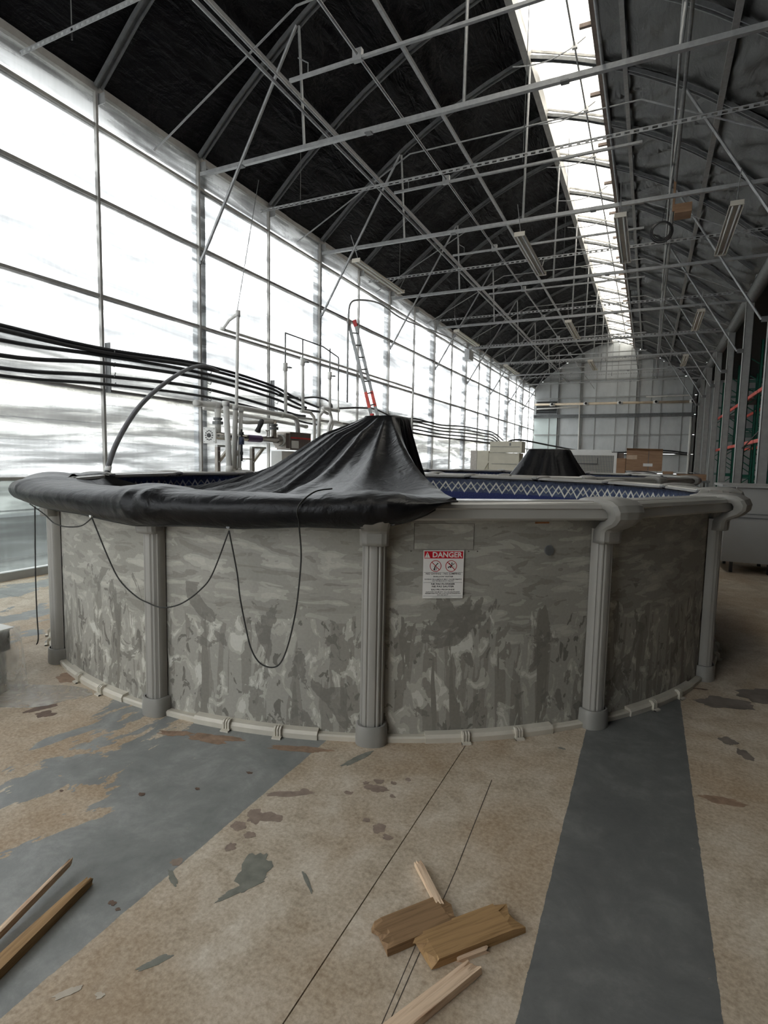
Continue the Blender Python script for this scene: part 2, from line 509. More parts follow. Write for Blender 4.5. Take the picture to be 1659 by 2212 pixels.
AT = {}
def obj(name, mb, mat, parent=None, smooth=False, loc=None, fix=True):
    """link a mesh; vertices are given in world space and moved into the parent's frame"""
    me = bpy.data.meshes.new(name)
    if parent is not None:
        off = Vector(AT[parent.name])
    else:
        off = Vector(loc) if loc else Vector((0, 0, 0))
    me.from_pydata([tuple(Vector(v) - off) for v in mb.v], [], mb.f)
    if mb.uv:
        ul = me.uv_layers.new(name='UVMap')
        for lp in me.loops:
            ul.data[lp.index].uv = mb.uv[lp.vertex_index]
    if fix:
        bm = bmesh.new()
        bm.from_mesh(me)
        bmesh.ops.recalc_face_normals(bm, faces=bm.faces)
        bm.to_mesh(me)
        bm.free()
    if smooth:
        for p in me.polygons:
            p.use_smooth = True
    me.materials.append(M[mat])
    o = bpy.data.objects.new(name, me)
    COL.objects.link(o)
    if parent is not None:
        o.parent = parent
        AT[o.name] = tuple(off)
    else:
        o.location = off
        AT[o.name] = tuple(off)
    return o

def smooth_angle(o, ang=40):
    me = o.data
    for p in me.polygons:
        p.use_smooth = True
    try:
        me.set_sharp_from_angle(angle=R(ang))
    except Exception:
        pass
    return o

def tag(o, label, cat, group=None):
    o['label'] = label
    o['category'] = cat
    if group:
        o['group'] = group
    return o

def thing(name, label, cat, loc=(0, 0, 0), group=None):
    o = bpy.data.objects.new(name, None)
    o.empty_display_size = 0.1
    o.location = loc
    AT[o.name] = tuple(loc)
    COL.objects.link(o)
    return tag(o, label, cat, group)

def struct(name, loc=(0, 0, 0)):
    o = bpy.data.objects.new(name, None)
    o.empty_display_size = 0.1
    o.location = loc
    AT[o.name] = tuple(loc)
    o['kind'] = 'structure'
    COL.objects.link(o)
    return o

def dup(root, shift, label, group=None):
    def cp(o, par):
        c = o.copy()
        COL.objects.link(c)
        c.parent = par
        for ch in o.children:
            cp(ch, c)
        return c
    kids = list(root.children)
    c = root.copy()
    COL.objects.link(c)
    c.location = Vector(root.location) + Vector(shift)
    AT[c.name] = tuple(c.location)
    c['label'] = label
    if group:
        c['group'] = group
    for k in kids:
        cp(k, c)
    return c

def lerp(a, b, t):
    return a + (b - a) * t

def interp(x, tab):
    if x <= tab[0][0]:
        return tab[0][1]
    for (a, va), (b, vb) in zip(tab, tab[1:]):
        if x <= b:
            return lerp(va, vb, (x - a) / (b - a))
    return tab[-1][1]

def spline(pts, n=8):
    pts = [Vector(p) for p in pts]
    out = []
    for i in range(len(pts) - 1):
        p0, p1, p2, p3 = pts[max(i - 1, 0)], pts[i], pts[i + 1], pts[min(i + 2, len(pts) - 1)]
        for k in range(n):
            t = k / n
            out.append(0.5 * ((2 * p1) + (p2 - p0) * t + (2 * p0 - 5 * p1 + 4 * p2 - p3) * t * t + (3 * p1 - p0 - 3 * p2 + p3) * t ** 3))
    out.append(pts[-1])
    return out

# ---------------------------------------------------------------- the building shell
XL, XR, XC = -7.147, 2.24, -2.475
YB, YE = -4.1, 38.2
POSTS = [5.575 + 1.92 * i for i in range(-4, 18)]
YW0 = POSTS[0] - 1.92

floor = struct('floor')
# joints are recessed: slabs with small gaps over a dark bed
obj('slab_bed', MB().box(-7.6, 9.0, YB - 1, YE + 1, -0.12, -0.02), 'joint', floor)
xs = [-7.4, -4.6, -0.834, 3.2, 9.0]
ys = [YB - 1, -1.0, 3.71, 9.2, 14.8, 20.4, 26.0, 31.6, YE + 0.8]
for i in range(len(xs) - 1):
    for j in range(len(ys) - 1):
        g = 0.0022
        obj('slab', MB().box(xs[i] + g, xs[i + 1] - g, ys[j] + g, ys[j + 1] - g, -0.02, 0.0), 'floor', floor)

def blob(cx, cy, rx, ry, rot, seed, n=18, rough=0.35, z=0.0008):
    pts = []
    for k in range(n):
        a = 2 * math.pi * k / n
        rr = 1 + rough * (noise.noise(Vector((math.cos(a) * 1.3 + seed * 7.1, math.sin(a) * 1.3 - seed * 3.3, seed))) + 0.5 * noise.noise(Vector((math.cos(a) * 4 + seed * 2.1, math.sin(a) * 4 - seed * 5.3, seed))))
        x, y = rx * rr * math.cos(a), ry * rr * math.sin(a)
        pts.append((cx + x * math.cos(rot) - y * math.sin(rot), cy + x * math.sin(rot) + y * math.cos(rot), z))
    return MB().poly(pts, 0.0004)
stains = [
    ('stain_purple', [(-1.45, 2.06, .10, .022, .55, 1), (-1.39, 2.12, .022, .018, 0, 2), (-1.415, 1.885, .05, .03, .3, 3), (-1.48, 1.86, .035, .05, .5, 4), (-1.5, 1.78, .035, .03, 0, 5), (-1.42, 1.75, .022, .02, 0, 6), (-1.44, 1.66, .022, .024, 0, 7), (-1.095, 2.29, .055, .026, .3, 8), (-1.11, 2.35, .025, .02, 0, 9), (-1.16, 2.31, .016, .014, 0, 10), (-1.04, 2.37, .016, .014, 0, 11), (-0.955, 2.035, .032, .03, .5, 12), (-1.03, 2.06, .016, .014, 0, 13), (-.90, 2.0, .02, .016, 0, 14), (-.99, 2.43, .016, .014, 0, 15), (-1.57, 1.50, .022, .02, 0, 16), (-1.0, 2.27, .014, .012, 0, 41), (-1.2, 2.2, .02, .014, 0.3, 42)]),
    ('stain_grey', [(-1.275, 1.60, .055, .10, .25, 17), (-1.26, 1.50, .10, .018, 1.1, 18), (-1.06, 1.64, .06, .007, -.7, 19), (-1.30, 2.49, .10, .024, 1.25, 20), (-1.3, 1.15, .05, .014, 1.0, 21), (-1.52, 1.43, .05, .012, -.5, 22), (-.35, 3.1, .02, .01, 0, 23)]),
    ('stain_rust', [(-2.13, 2.30, .16, .045, .3, 24), (-3.62, 2.50, .12, .09, .6, 25), (-2.35, 2.25, .10, .03, .4, 26), (.40, 2.95, .09, .035, .2, 27), (-1.62, 2.43, .16, .03, .35, 43)]),
    ('stain_brown', [(-3.32, 2.10, .10, .03, 1.2, 28), (-3.22, 2.06, .06, .04, .4, 29), (.42, 4.42, .05, .012, .2, 30), (-2.05, 1.75, .018, .012, 0, 31), (-1.72, 2.12, .016, .01, 0, 32), (-1.85, 1.9, .012, .009, 0, 44), (-1.62, 1.25, .014, .01, 0, 45), (-1.58, 1.24, .009, .007, 0, 46), (-2.4, 1.6, .01, .008, 0, 47)]),
    ('stain_slate', [(.53, 4.22, .17, .10, .3, 33), (.84, 4.5, .22, .14, .5, 34), (.50, 3.63, .05, .05, .6, 35), (.56, 3.50, .035, .06, .3, 36)]),
    ('stain_pale', [(-1.45, .965, .035, .014, 1.0, 37), (-1.36, 1.0, .012, .012, .4, 39)]),
]
for mt, lst in stains:
    for s in lst:
        nst = globals().get('nst', 0) + 1
        obj('stain', blob(*s, z=0.0002 + 0.00002 * nst, n=40, rough=.55 if mt in ('stain_slate', 'stain_rust', 'stain_brown') else .5), mt, floor)

for a, b, w in (((-0.617, 2.62), (-0.585, 1.95), .0035), ((-0.585, 1.95), (-0.57, 1.30), .003), ((-0.60, 1.62), (-0.585, 1.25), .0025)):
    obj('hairline_crack', MB().bar((a[0], a[1], 0.0003), (b[0], b[1], 0.0003), w, 0.0006), 'joint', floor)

# --- left wall: posts, girts and cloudy panels
wl = struct('wall_left', (XL, 0, 0))
ZG = [0.10, 1.255, 2.50, 3.81, 5.12, 6.08, 6.56]
ys = [YW0] + POSTS
for i in range(len(ys) - 1):
    for k in range(len(ZG) - 1):
        mb = MB().box(XL - 0.012, XL, ys[i] + 0.012, ys[i + 1] - 0.012, ZG[k] + 0.01, ZG[k + 1] - 0.01)
        obj('glazing_panel', mb, 'poly_low' if k == 0 else 'poly', wl)
for i, y in enumerate(POSTS):
    obj('mullion', MB().box(XL + 0.002, XL + 0.055, y - 0.018, y + 0.018, 0.0, 6.5), 'alu', wl)
for z, h in ((1.255, 0.05), (2.50, 0.045), (3.81, 0.05), (5.12, 0.055), (6.08, 0.05)):
    obj('girt', MB().box(XL - 0.06, XL - 0.014, YW0, YE, z - h / 2, z + h / 2).box(XL - 0.01, XL + 0.035, YW0, YE, z - h * 0.42, z + h * 0.42), 'alu', wl)
obj('eave_plate', MB().box(XL - 0.03, XL + 0.06, YW0, YE, 6.50, 6.60), 'alu', wl)
obj('outer_gutter', MB().box(XL - 0.42, XL - 0.02, YW0, YE, 6.62, 6.72).box(XL - 0.42, XL - 0.36, YW0, YE, 6.42, 6.62), 'galv', wl)
obj('sill', MB().box(XL - 0.08, XL + 0.06, YW0, YE, 0.0, 0.10), 'col_grey', wl)
for y in POSTS:
    if y > 3:
        obj('knee_plate', MB().box(XL + 0.005, XL + 0.16, y + 0.04, y + 0.05, 6.36, 6.50), 'galv', wl)
# outdoors beyond the wall
ob = tag(obj('yard_ground', MB().box(-60, XL - 0.15, -30, 70, -0.15, -0.05), 'outdoor_ground'), 'pale gravel yard seen dimly through the left wall panels', 'ground')
ob['kind'] = 'structure'
yb = thing('yard_building', 'cream sided building beyond the yard, dim behind the left wall panels', 'building', (-18, 20, 0))
obj('base_wall', MB().box(-22, -16.0, -30, 70, 0, 2.0), 'outdoor_base', yb)
for k in range(9):
    obj('siding_board', MB().box(-22, -15.96 - 0.03 * (k % 2), -30, 70, 2.0 + 0.3 * k, 2.285 + 0.3 * k), 'outdoor_wall' if k % 3 else 'outdoor_wall_b', yb)
obj('roof', MB().box(-22.4, -15.7, -30.4, 70.4, 4.7, 4.85), 'outdoor_base', yb)
tag(obj('yard_kerb', MB().box(-9.1, -8.6, -10, 45, 0, 0.62), 'outdoor_dark'), 'dark low kerb outside along the foot of the left wall', 'kerb')

# --- roof profile
PROF = [(-4.70, 6.46), (-4.58, 6.55), (-3.84, 7.20), (-3.36, 7.56), (-2.95, 7.86), (-2.5, 8.15), (-2.05, 8.40), (-1.67, 8.60), (-1.26, 8.78), (-0.82, 8.96), (-0.44, 9.09), (0, 9.22), (0.44, 9.09), (0.82, 8.96), (1.26, 8.78), (1.67, 8.60), (2.05, 8.40), (2.5, 8.15), (2.95, 7.86), (3.36, 7.56), (3.84, 7.20), (4.58, 6.55), (4.70, 6.46)]
def roof_z(dx):
    return interp(dx, PROF)

ceil = struct('ceiling')
arches = [y for y in POSTS] + [YE]
film_y = [YW0] + arches
def film(x0, x1, y0, y1, loose=False):
    rows = []
    nx, ny = (40, 22) if loose else (14, 9)
    for i in range(nx + 1):
        x = lerp(x0, x1, i / nx)
        row = []
        for j in range(ny + 1):
            y = lerp(y0, y1, j / ny)
            t = j / ny
            bulge = -0.05 * math.sin(math.pi * t)
            w = 0.035 * noise.noise(Vector((x * 3.0 + y * 1.1, y * 1.5 - x * 1.2, 1.7))) * math.sin(math.pi * t)
            if loose:
                # slack folds fanning out from the arches and purlins
                q = (x - x0) * 1.0 + (y - y0) * 0.75
                w += 0.11 * math.sin(math.pi * t) ** 0.6 * (abs(noise.noise(Vector((q * 3.0, (x - y) * 0.3, 5.0 + y0)))) - 0.2) * 2.0
                w += 0.020 * noise.noise(Vector((q * 7.0, (x - y) * 0.6, y0)))
            row.append((x, y, roof_z(x - XC) + 0.09 + bulge * 0.6 + w))
        rows.append(row)
    return MB().quad_grid(rows)
for i in range(len(film_y) - 1):
    a, b = film_y[i], film_y[i + 1]
    obj('roof_film', film(XC - 4.70, XC + 0.0, a, b), 'film', ceil, True)
    obj('roof_film', film(XC + 1.22, XC + 4.72, a, b, True), 'film_lit', ceil, True)
# opaque outer deck over the films, so no daylight leaks
def deck(x0, x1):
    rows = []
    for i in range(13):
        x = lerp(x0, x1, i / 12)
        rows.append([(x, y, roof_z(x - XC) + 0.22) for y in (YW0, YE + 0.3)])
    return MB().quad_grid(rows)
obj('outer_deck', deck(XC - 4.75, XC - 0.02), 'dark', ceil)
obj('outer_deck', deck(XC + 1.26, XC + 4.75), 'dark', ceil)
# ridge skylight strip: a pane for every arch bay
for i in range(len(film_y) - 2):
    a, b = film_y[i], film_y[i + 1]
    for (u0, u1) in ((0.02, 0.62), (0.62, 1.22)):
        rows = [[(XC + u, a + 0.02, roof_z(u) + 0.16), (XC + u, b - 0.02, roof_z(u) + 0.16)] for u in (u0, (u0 + u1) / 2, u1)]
        o = obj('skylight_pane', MB().quad_grid(rows), 'poly_roof', ceil)
        md = o.modifiers.new('thickness', 'SOLIDIFY')
        md.thickness = 0.01
    obj('skylight_bar', MB().bar((XC + 0.02, b, roof_z(0.02) + 0.13), (XC + 1.22, b, roof_z(1.22) + 0.13), 0.03, 0.04), 'alu', ceil)
obj('skylight_kerb', MB().box(XC - 0.10, XC + 0.02, YW0, YE, 9.10, 9.42), 'alu', ceil)
obj('skylight_kerb', MB().box(XC + 1.21, XC + 1.29, YW0, YE, 8.74, 9.02), 'brownbar', ceil)
for k, y in enumerate([6.6 + 1.92 * i for i in range(17)]):
    obj('hinge_stub', MB().box(XC + 1.0, XC + 1.22, y - 0.03, y + 0.03, 8.86, 8.92), 'brownbar', ceil)
# purlins under the arches, along the house
for dx, w in ((-3.19, .06), (-1.69, .06), (1.70, .075), (3.21, .09)):
    z = roof_z(dx) - 0.06
    mb = MB().box(XC + dx - w / 2, XC + dx + w / 2, YW0, YE, z - 0.012, z + 0.0)
    mb.box(XC + dx - w / 2, XC + dx - w / 2 + 0.012, YW0, YE, z, z + 0.05).box(XC + dx + w / 2 - 0.012, XC + dx + w / 2, YW0, YE, z, z + 0.05)
    obj('purlin', mb, 'galv', ceil)

# --- arches and trusses
APROF = [(-0.055, -0.035), (0.055, -0.035), (0.055, 0.03), (0.035, 0.03), (0.035, -0.012), (-0.035, -0.012), (-0.035, 0.03), (-0.055, 0.03)]
APROF = [(a, -c) for a, c in APROF]
def arch_mb(y):
    pts = [(XC + dx, y, z + 0.0) for dx, z in PROF[1:-1]]
    return MB().sweep(pts, APROF)
ORD = ['nearest', 'second', 'third', 'fourth', 'fifth', 'sixth', 'seventh', 'eighth', 'ninth', 'tenth', 'eleventh', 'twelfth']
def truss(y, label):
    t = thing('roof_truss', label, 'truss', (XC, y, 0), 'galvanized roof trusses')
    o = obj('arch', arch_mb(y), 'galv_dark', t)
    obj('bottom_chord', MB().bar((XL + 0.10, y, 6.275), (XR - 0.02, y, 6.275), 0.06, 0.065), 'galv', t)
    obj('king_post', MB().tube([(XC, y + 0.01, 9.16), (XC - 0.015, y + 0.01, 6.30)], 0.024, 8), 'galv', t)
    for s in (-1, 1):
        obj('hanger', MB().tube([(XC + s * 2.64, y + .01, 8.03), (XC + s * 2.53, y + .01, 6.30)], 0.022, 8), 'galv', t)
        top, bot = (XC + s * 2.66, y - .03, 8.02), (XC + s * 4.56, y - .03, 4.88)
        br = obj('brace', MB().tube([top, bot], 0.026, 8), 'galv', t)
        xw = XL + 0.07 if s < 0 else XR
        obj('brace_lug', MB().box(min(bot[0], xw), max(bot[0], xw), y - 0.05, y - 0.02, 4.82, 4.94), 'galv_dark', t)
    for x in (-6.2, -3.9, -1.2, 1.0):
        obj('splice_clip', MB().box(x - 0.05, x + 0.05, y - 0.04, y + 0.04, 6.23, 6.25), 'galv_dark', t)
    # posts at both ends
    obj('left_post', MB().box(XL - 0.17, XL - 0.07, y + 0.04, y + 0.26, 0, 6.45), 'outer_post', t)
    cm = MB().box(XR, XR + 0.20, y, y + 0.012, 0, 6.42).box(XR, XR + 0.012, y, y + 0.22, 0, 6.42).box(XR + 0.188, XR + 0.20, y, y + 0.06, 0, 6.42)
    obj('right_column', cm, 'col_grey', t)
    obj('base_plate', MB().box(XR - 0.05, XR + 0.2, y - 0.05, y + 0.22, 0, 0.012), 'galv_dark', t)
    return t
TY = [7.495 + 3.84 * i for i in range(0, 8)]
for i, y in enumerate(TY):
    truss(y, 'galvanized arched roof truss with king post and braces, %s from the camera' % ORD[i])
back = truss(7.495 - 3.84, 'galvanized arched roof truss just above the near end of the pool')
AY = [5.575 + 3.84 * i for i in range(0, 9)]
for i, y in enumerate(AY):
    o = obj('roof_arch', arch_mb(y), 'galv_dark', None, loc=(XC, y, 0))
    tag(o, 'plain galvanized roof arch without bottom chord, %s from the camera' % ORD[i], 'arch', 'plain roof arches between trusses')

# sloping collar ties
for i, y in enumerate([6.55 + 3.84 * k for k in range(8)]):
    mb = MB().tube([(XC - 4.62, y, 6.22), (XC - 4.3, y, 6.36), (XC - 2.03, y, 7.47), (XC + 2.03, y, 7.47), (XC + 4.3, y, 6.36), (XC + 4.6, y, 6.25)], 0.015, 6)
    o = obj('collar_tie', mb, 'galv', None, loc=(XC, y, 6.2))
    tag(o, 'thin bent collar tie rod under the roof, %s from the camera' % ORD[i], 'tie rod', 'thin collar ties')

# perforated struts hung below the roof, with wires
def strut(y, z, x0, x1, pitch):
    t = thing('perforated_strut', '', 'strut', ((x0 + x1) / 2, y, z), 'perforated hanging struts')
    mb = MB().box(x0, x1, y - 0.022, y + 0.03, z + 0.058, z + 0.062)
    mb.box(x0, x1, y - 0.022, y - 0.018, z + 0.046, z + 0.058).box(x0, x1, y - 0.022, y - 0.018, z, z + 0.014)
    n = int((x1 - x0) / pitch)
    for k in range(n):
        x = x0 + (k + 0.25) * pitch
        mb.box(x, x + pitch * 0.42, y - 0.022, y - 0.018, z + 0.014, z + 0.046)
    obj('slotted_channel', mb, 'galv', t)
    for x in (x0 + 0.9, x0 + 5.0):
        obj('hang_wire', MB().tube([(x, y, z + 0.03), (x, y, roof_z(x - XC) - 0.03)], 0.006, 5), 'galv_dark', t)
        obj('wire_nut', MB().cyl((x, y, z - 0.06), (0, 0, 1), 0.010, 0.16, 6), 'black_plastic', t)
    return t
for i, y in enumerate([4.52 + 4.55 * k for k in range(7)]):
    t = strut(y, 6.27, XL + 0.12, XR - 0.3, 0.085 if i == 0 else 0.12)
    t['label'] = 'perforated steel strut hanging across the roof on wires, %s from the camera' % ORD[i]
# short plain struts
for i, y in enumerate([6.22, 9.42, 12.7, 15.9, 19.1, 22.4, 25.8, 29.2]):
    t = thing('short_strut', 'short plain steel strut clipped under the long pipes, %s from the camera' % ORD[i], 'strut', (XC, y, 6.31), 'short plain struts')
    obj('channel', MB().bar((-4.37, y, 6.32), (-0.36, y, 6.32), 0.04, 0.035), 'galv', t)
    obj('end_hook', MB().tube([(-4.1, y, 6.34), (-4.1, y, 6.46), (-4.25, y, 6.56)], 0.008, 5), 'galv_dark', t)
    obj('pipe_clip', MB().box(-3.46, -3.34, y - 0.03, y + 0.03, 6.29, 6.42), 'galv', t)
# long pipes along the house
def long_pipe(name, x, z, r, label, y0=YW0, y1=YE - 0.3, mat='galv'):
    o = obj(name, MB().tube([(x, y0, z), (x, y1, z)], r, 8), mat, None, True, loc=(x, 0, z))
    return tag(o, label, 'pipe')
long_pipe('roof_pipe', -5.02, 6.80, 0.024, 'left tube of the double roof pipe on the dark left slope')
long_pipe('roof_pipe', -4.93, 6.83, 0.020, 'right tube of the double roof pipe on the dark left slope')
long_pipe('roof_pipe', -3.40, 6.36, 0.018, 'thin pipe lying on the truss chords left of the ridge')
long_pipe('roof_pipe', 0.06, 6.80, 0.020, 'left tube of the double roof pipe on the right slope')
long_pipe('roof_pipe', 0.15, 6.84, 0.024, 'right tube of the double roof pipe on the right slope')
long_pipe('conduit', -0.775, 6.36, 0.022, 'conduit running along the right edge of the skylight')
tag(obj('gutter_duct', MB().tube([(XR + 0.12, YW0, 6.36), (XR + 0.12, YE, 6.36)], 0.17, 14), 'galv_dark', None, True, loc=(XR, 0, 6.3)), 'big grey round duct along the top of the right columns', 'duct')

# skylight vent drive: shaft, gear racks
vd = thing('vent_drive', 'skylight vent drive shaft with curved gear racks under the ridge', 'vent drive', (XC + 0.87, 0, 8.75))
obj('shaft', MB().tube([(XC + 0.87, YW0, 8.92), (XC + 0.87, YE - 0.5, 8.92)], 0.018, 8), 'galv', vd)
for k, y in enumerate([7.05 + 1.92 * i for i in range(16)]):
    pts = spline([(XC - 0.22, y, 8.86), (XC + 0.12, y, 8.80), (XC + 0.45, y, 8.80), (XC + 0.82, y, 8.90), (XC + 1.05, y, 9.02)], 5)
    rk = obj('gear_rack', MB().tube(pts, 0.011, 5), 'galv', vd)
    obj('gear_housing', MB().box(XC + 0.83, XC + 0.92, y - 0.03, y + 0.03, 8.87, 8.97), 'white', rk)

# --- fluorescent fixtures (switched off)
def fixture(x, y, z, label):
    t = thing('light_fixture', label, 'light fixture', (x, y, z), 'unlit fluorescent fixtures')
    L = 2.45
    prof = [(-0.11, -0.035), (-0.045, 0.035), (0.045, 0.035), (0.11, -0.035), (0.105, -0.04), (0.04, 0.02), (-0.04, 0.02), (-0.105, -0.04)]
    mb = MB()
    b = []
    for yy in (y, y + L):
        for a, c in prof:
            mb.v.append((x + a, yy, z + c))
    n = len(prof)
    for j in range(n):
        mb.f.append((j, (j + 1) % n, n + (j + 1) % n, n + j))
    obj('reflector', mb, 'reflector', t)
    for s in (-1, 1):
        obj('lamp_tube', MB().tube([(x + s * 0.05, y + 0.03, z - 0.03), (x + s * 0.05, y + L - 0.03, z - 0.03)], 0.017, 8), 'tube_glass', t, True)
    for yy in (y, y + L):
        obj('end_cap', MB().box(x - 0.10, x + 0.10, yy - 0.012, yy + 0.012, z - 0.05, z + 0.03), 'reflector', t)
        obj('chain', MB().tube([(x, yy + (0.1 if yy == y else -0.1), z + 0.03), (x, yy + (-0.25 if yy == y else 0.25), 6.36)], 0.008, 5), 'galv', t)
    return t
FX = [(-6.04, 11.1, 'unlit fluorescent fixture at the left wall eave, nearest of its row'), (-6.04, 18.15, 'unlit fluorescent fixture at the left wall eave, second of its row'),
      (-6.04, 25.2, 'unlit fluorescent fixture at the left wall eave, farthest of its row'),
      (-2.48, 11.05, 'unlit fluorescent fixture left of the skylight, nearest of its row'), (-2.48, 18.15, 'unlit fluorescent fixture left of the skylight, second of its row'),
      (-2.48, 25.2, 'unlit fluorescent fixture left of the skylight, farthest of its row'),
      (-0.70, 10.9, 'unlit fluorescent fixture hanging below the right edge of the skylight'),
      (1.07, 11.15, 'unlit fluorescent fixture under the right roof slope, nearest of its row'), (1.07, 18.2, 'unlit fluorescent fixture under the right roof slope, second of its row'),
      (1.07, 25.2, 'unlit fluorescent fixture under the right roof slope, farthest of its row')]
for x, y, lb in FX:
    fixture(x, y, 5.93, lb)

# --- far wall: boards, posts and girts
wf = struct('wall_far', (XC, YE, 0))
PXS = [-7.16, -5.55, -4.17, -2.07, -0.88, 0.46, 2.42]
ZB = [0.0, 1.1, 2.30, 3.47, 4.67, 5.82, 6.94, 8.08, 9.3]
for i in range(len(PXS) - 1):
    for k in range(len(ZB) - 1):
        x0, x1, z0, z1 = PXS[i] + 0.006, PXS[i + 1] - 0.006, ZB[k] + 0.006, ZB[k + 1] - 0.006
        zl = min(z1, roof_z(x0 - XC) + 0.16)
        zr = min(z1, roof_z(x1 - XC) + 0.16)
        if max(zl, zr) <= z0 + 0.05:
            continue
        pts = [(x0, YE, z0), (x1, YE, z0), (x1, YE, max(zr, z0)), (x0, YE, max(zl, z0))]
        if zr <= z0 or zl <= z0:
            # cut corner under the slope
            pts = []
            for a in range(13):
                x = lerp(x0, x1, a / 12)
                zz = min(z1, roof_z(x - XC) + 0.16)
                if zz > z0:
                    pts.append((x, YE, zz))
            if len(pts) < 2:
                continue
            pts = [(pts[0][0], YE, z0)] + pts + [(pts[-1][0], YE, z0)]
        else:
            mid = []
            for a in range(11, 0, -1):
                x = lerp(x0, x1, a / 12)
                mid.append((x, YE, min(z1, roof_z(x - XC) + 0.16)))
            pts = pts[:3] + mid + pts[3:]
        glass = (i == 0 and k in (1, 2, 3))
        obj('glazing_panel' if glass else 'wall_board', MB().poly(pts, 0.03, (0, 1, 0)), 'pale_pane' if glass else 'insul', wf)
for x in (-5.55, -4.17, -0.88, 2.16):
    zt = roof_z(x - XC) - 0.03
    w = 0.09 if x in (-4.17, -0.88) else 0.06
    obj('wall_post', MB().box(x - w, x + w, YE - 0.012, YE - 0.002, 0, zt).box(x - w, x - w + 0.015, YE - 0.14, YE - 0.012, 0, zt).box(x + w - 0.015, x + w, YE - 0.14, YE - 0.012, 0, zt), 'col_grey', wf)
for x in (-6.13, -3.29, -2.07, -1.36, -0.10, 0.46, 1.62):
    obj('thin_post', MB().box(x - 0.018, x + 0.018, YE - 0.04, YE - 0.002, 0, roof_z(x - XC) - 0.03), 'col_grey', wf)
for z, h in ((2.25, 0.06), (3.47, 0.07), (5.82, 0.08), (6.94, 0.09), (8.08, 0.09)):
    hw = max(0.4, min(4.6, interp(-z, [(-9.2, 0.2), (-8.6, 1.67), (-8.15, 2.5), (-7.56, 3.36), (-6.55, 4.58)])))
    obj('girt', MB().box(XC - hw, XC + hw, YE - 0.10, YE - 0.03, z - h / 2, z + h / 2), 'col_grey', wf)
obj('cross_beam', MB().box(XL + 0.05, XR, YE - 0.25, YE - 0.05, 4.56, 4.60).box(XL + 0.05, XR, YE - 0.25, YE - 0.05, 4.73, 4.77).box(XL + 0.05, XR, YE - 0.16, YE - 0.14, 4.60, 4.73), 'galv_dark', wf)
# louvre vent
lv = thing('louvre_vent', 'dark louvred wall vent high in the far left corner', 'vent', (-6.3, YE - 0.1, 4.85))
obj('vent_frame', MB().box(-7.0, -5.6, YE - 0.10, YE - 0.03, 4.83, 4.88).box(-7.0, -5.6, YE - 0.10, YE - 0.03, 5.63, 5.68).box(-7.0, -6.95, YE - 0.10, YE - 0.03, 4.88, 5.63).box(-5.65, -5.6, YE - 0.10, YE - 0.03, 4.88, 5.63), 'galv_dark', lv)
for k in range(7):
    z = 4.90 + 0.105 * k
    obj('louvre_slat', MB().bar((-6.94, YE - 0.06, z + 0.05), (-5.66, YE - 0.06, z + 0.05), 0.012, 0.085, (0, 0.5, 1)), 'dark', lv)
# cream header pipe across the far wall with tees
hp = thing('header_pipe', 'cream plastic header pipe with open tees across the far wall', 'pipe', (XC, YE - 0.45, 5.4))
obj('pipe', MB().tube([(-7.0, YE - 0.45, 5.43), (2.2, YE - 0.45, 5.38)], 0.075, 12), 'pvc_cream', hp, True)
for x in (-5.89, -3.82, -1.84, 0.165, 2.1):
    te = obj('tee', MB().tube([(x - 0.16, YE - 0.45, 5.41), (x + 0.16, YE - 0.45, 5.41)], 0.105, 12).tube([(x, YE - 0.45, 5.41), (x, YE - 0.66, 5.41)], 0.10, 12), 'pvc', hp, True)
    obj('tee_mouth', MB().cyl((x, YE - 0.665, 5.41), (0, 1, 0), 0.075, 0.01, 12), 'dark', te)
tag(obj('white_pipe', MB().tube([(-6.9, YE - 0.4, 5.15), (-4.3, YE - 0.4, 5.22)], 0.04, 8), 'pvc', None, True, loc=(-5.6, YE - 0.4, 5.2)), 'long white pipe sagging below the header pipe on the far wall', 'pipe')
tag(obj('downpipe', MB().tube([(-4.22, YE - 0.35, 5.65), (-4.13, YE - 0.35, 0.0)], 0.045, 8), 'pvc', None, True, loc=(-4.1, YE - 0.35, 0)), 'tall white downpipe beside the left far wall post', 'pipe')
tag(obj('downpipe', MB().tube([(2.10, YE - 0.35, 4.5), (2.10, YE - 0.35, 0.0)], 0.075, 10), 'pvc', None, True, loc=(2.1, YE - 0.35, 0)), 'white downpipe in the far right corner', 'pipe')
tag(obj('white_pipe', MB().tube([(-0.4, YE - 0.5, 5.72), (1.95, YE - 0.5, 5.76)], 0.045, 8).box(0.7, 0.76, YE - 0.5, YE - 0.02, 5.72, 5.76), 'pvc', None, loc=(0.8, YE - 0.5, 5.7)), 'white pipe above the header pipe on the far wall right side', 'pipe')
tag(obj('far_hose', MB().tube(spline([(-6.6, 27.2, 1.0), (-6.5, 27.4, 2.2), (-6.2, 28.5, 2.75), (-5.2, 33, 2.62), (-4.3, 37.3, 2.48), (-2.5, 37.6, 2.34), (-0.5, 37.6, 2.42), (0.8, 37.6, 2.50), (2.0, 37.6, 2.36)], 8), 0.045, 8), 'hose', None, True, loc=(-2, 37, 2.3)), 'black hose sagging along the far wall above the boxes', 'hose')
tag(obj('far_hose', MB().tube(spline([(-4.4, 37.5, 2.28), (-2.5, 37.62, 2.22), (-0.5, 37.62, 2.28), (0.8, 37.62, 2.36), (2.0, 37.62, 2.26)], 8), 0.04, 8), 'hose', None, True, loc=(-2, 37, 2.2)), 'lower black hose along the far wall', 'hose')

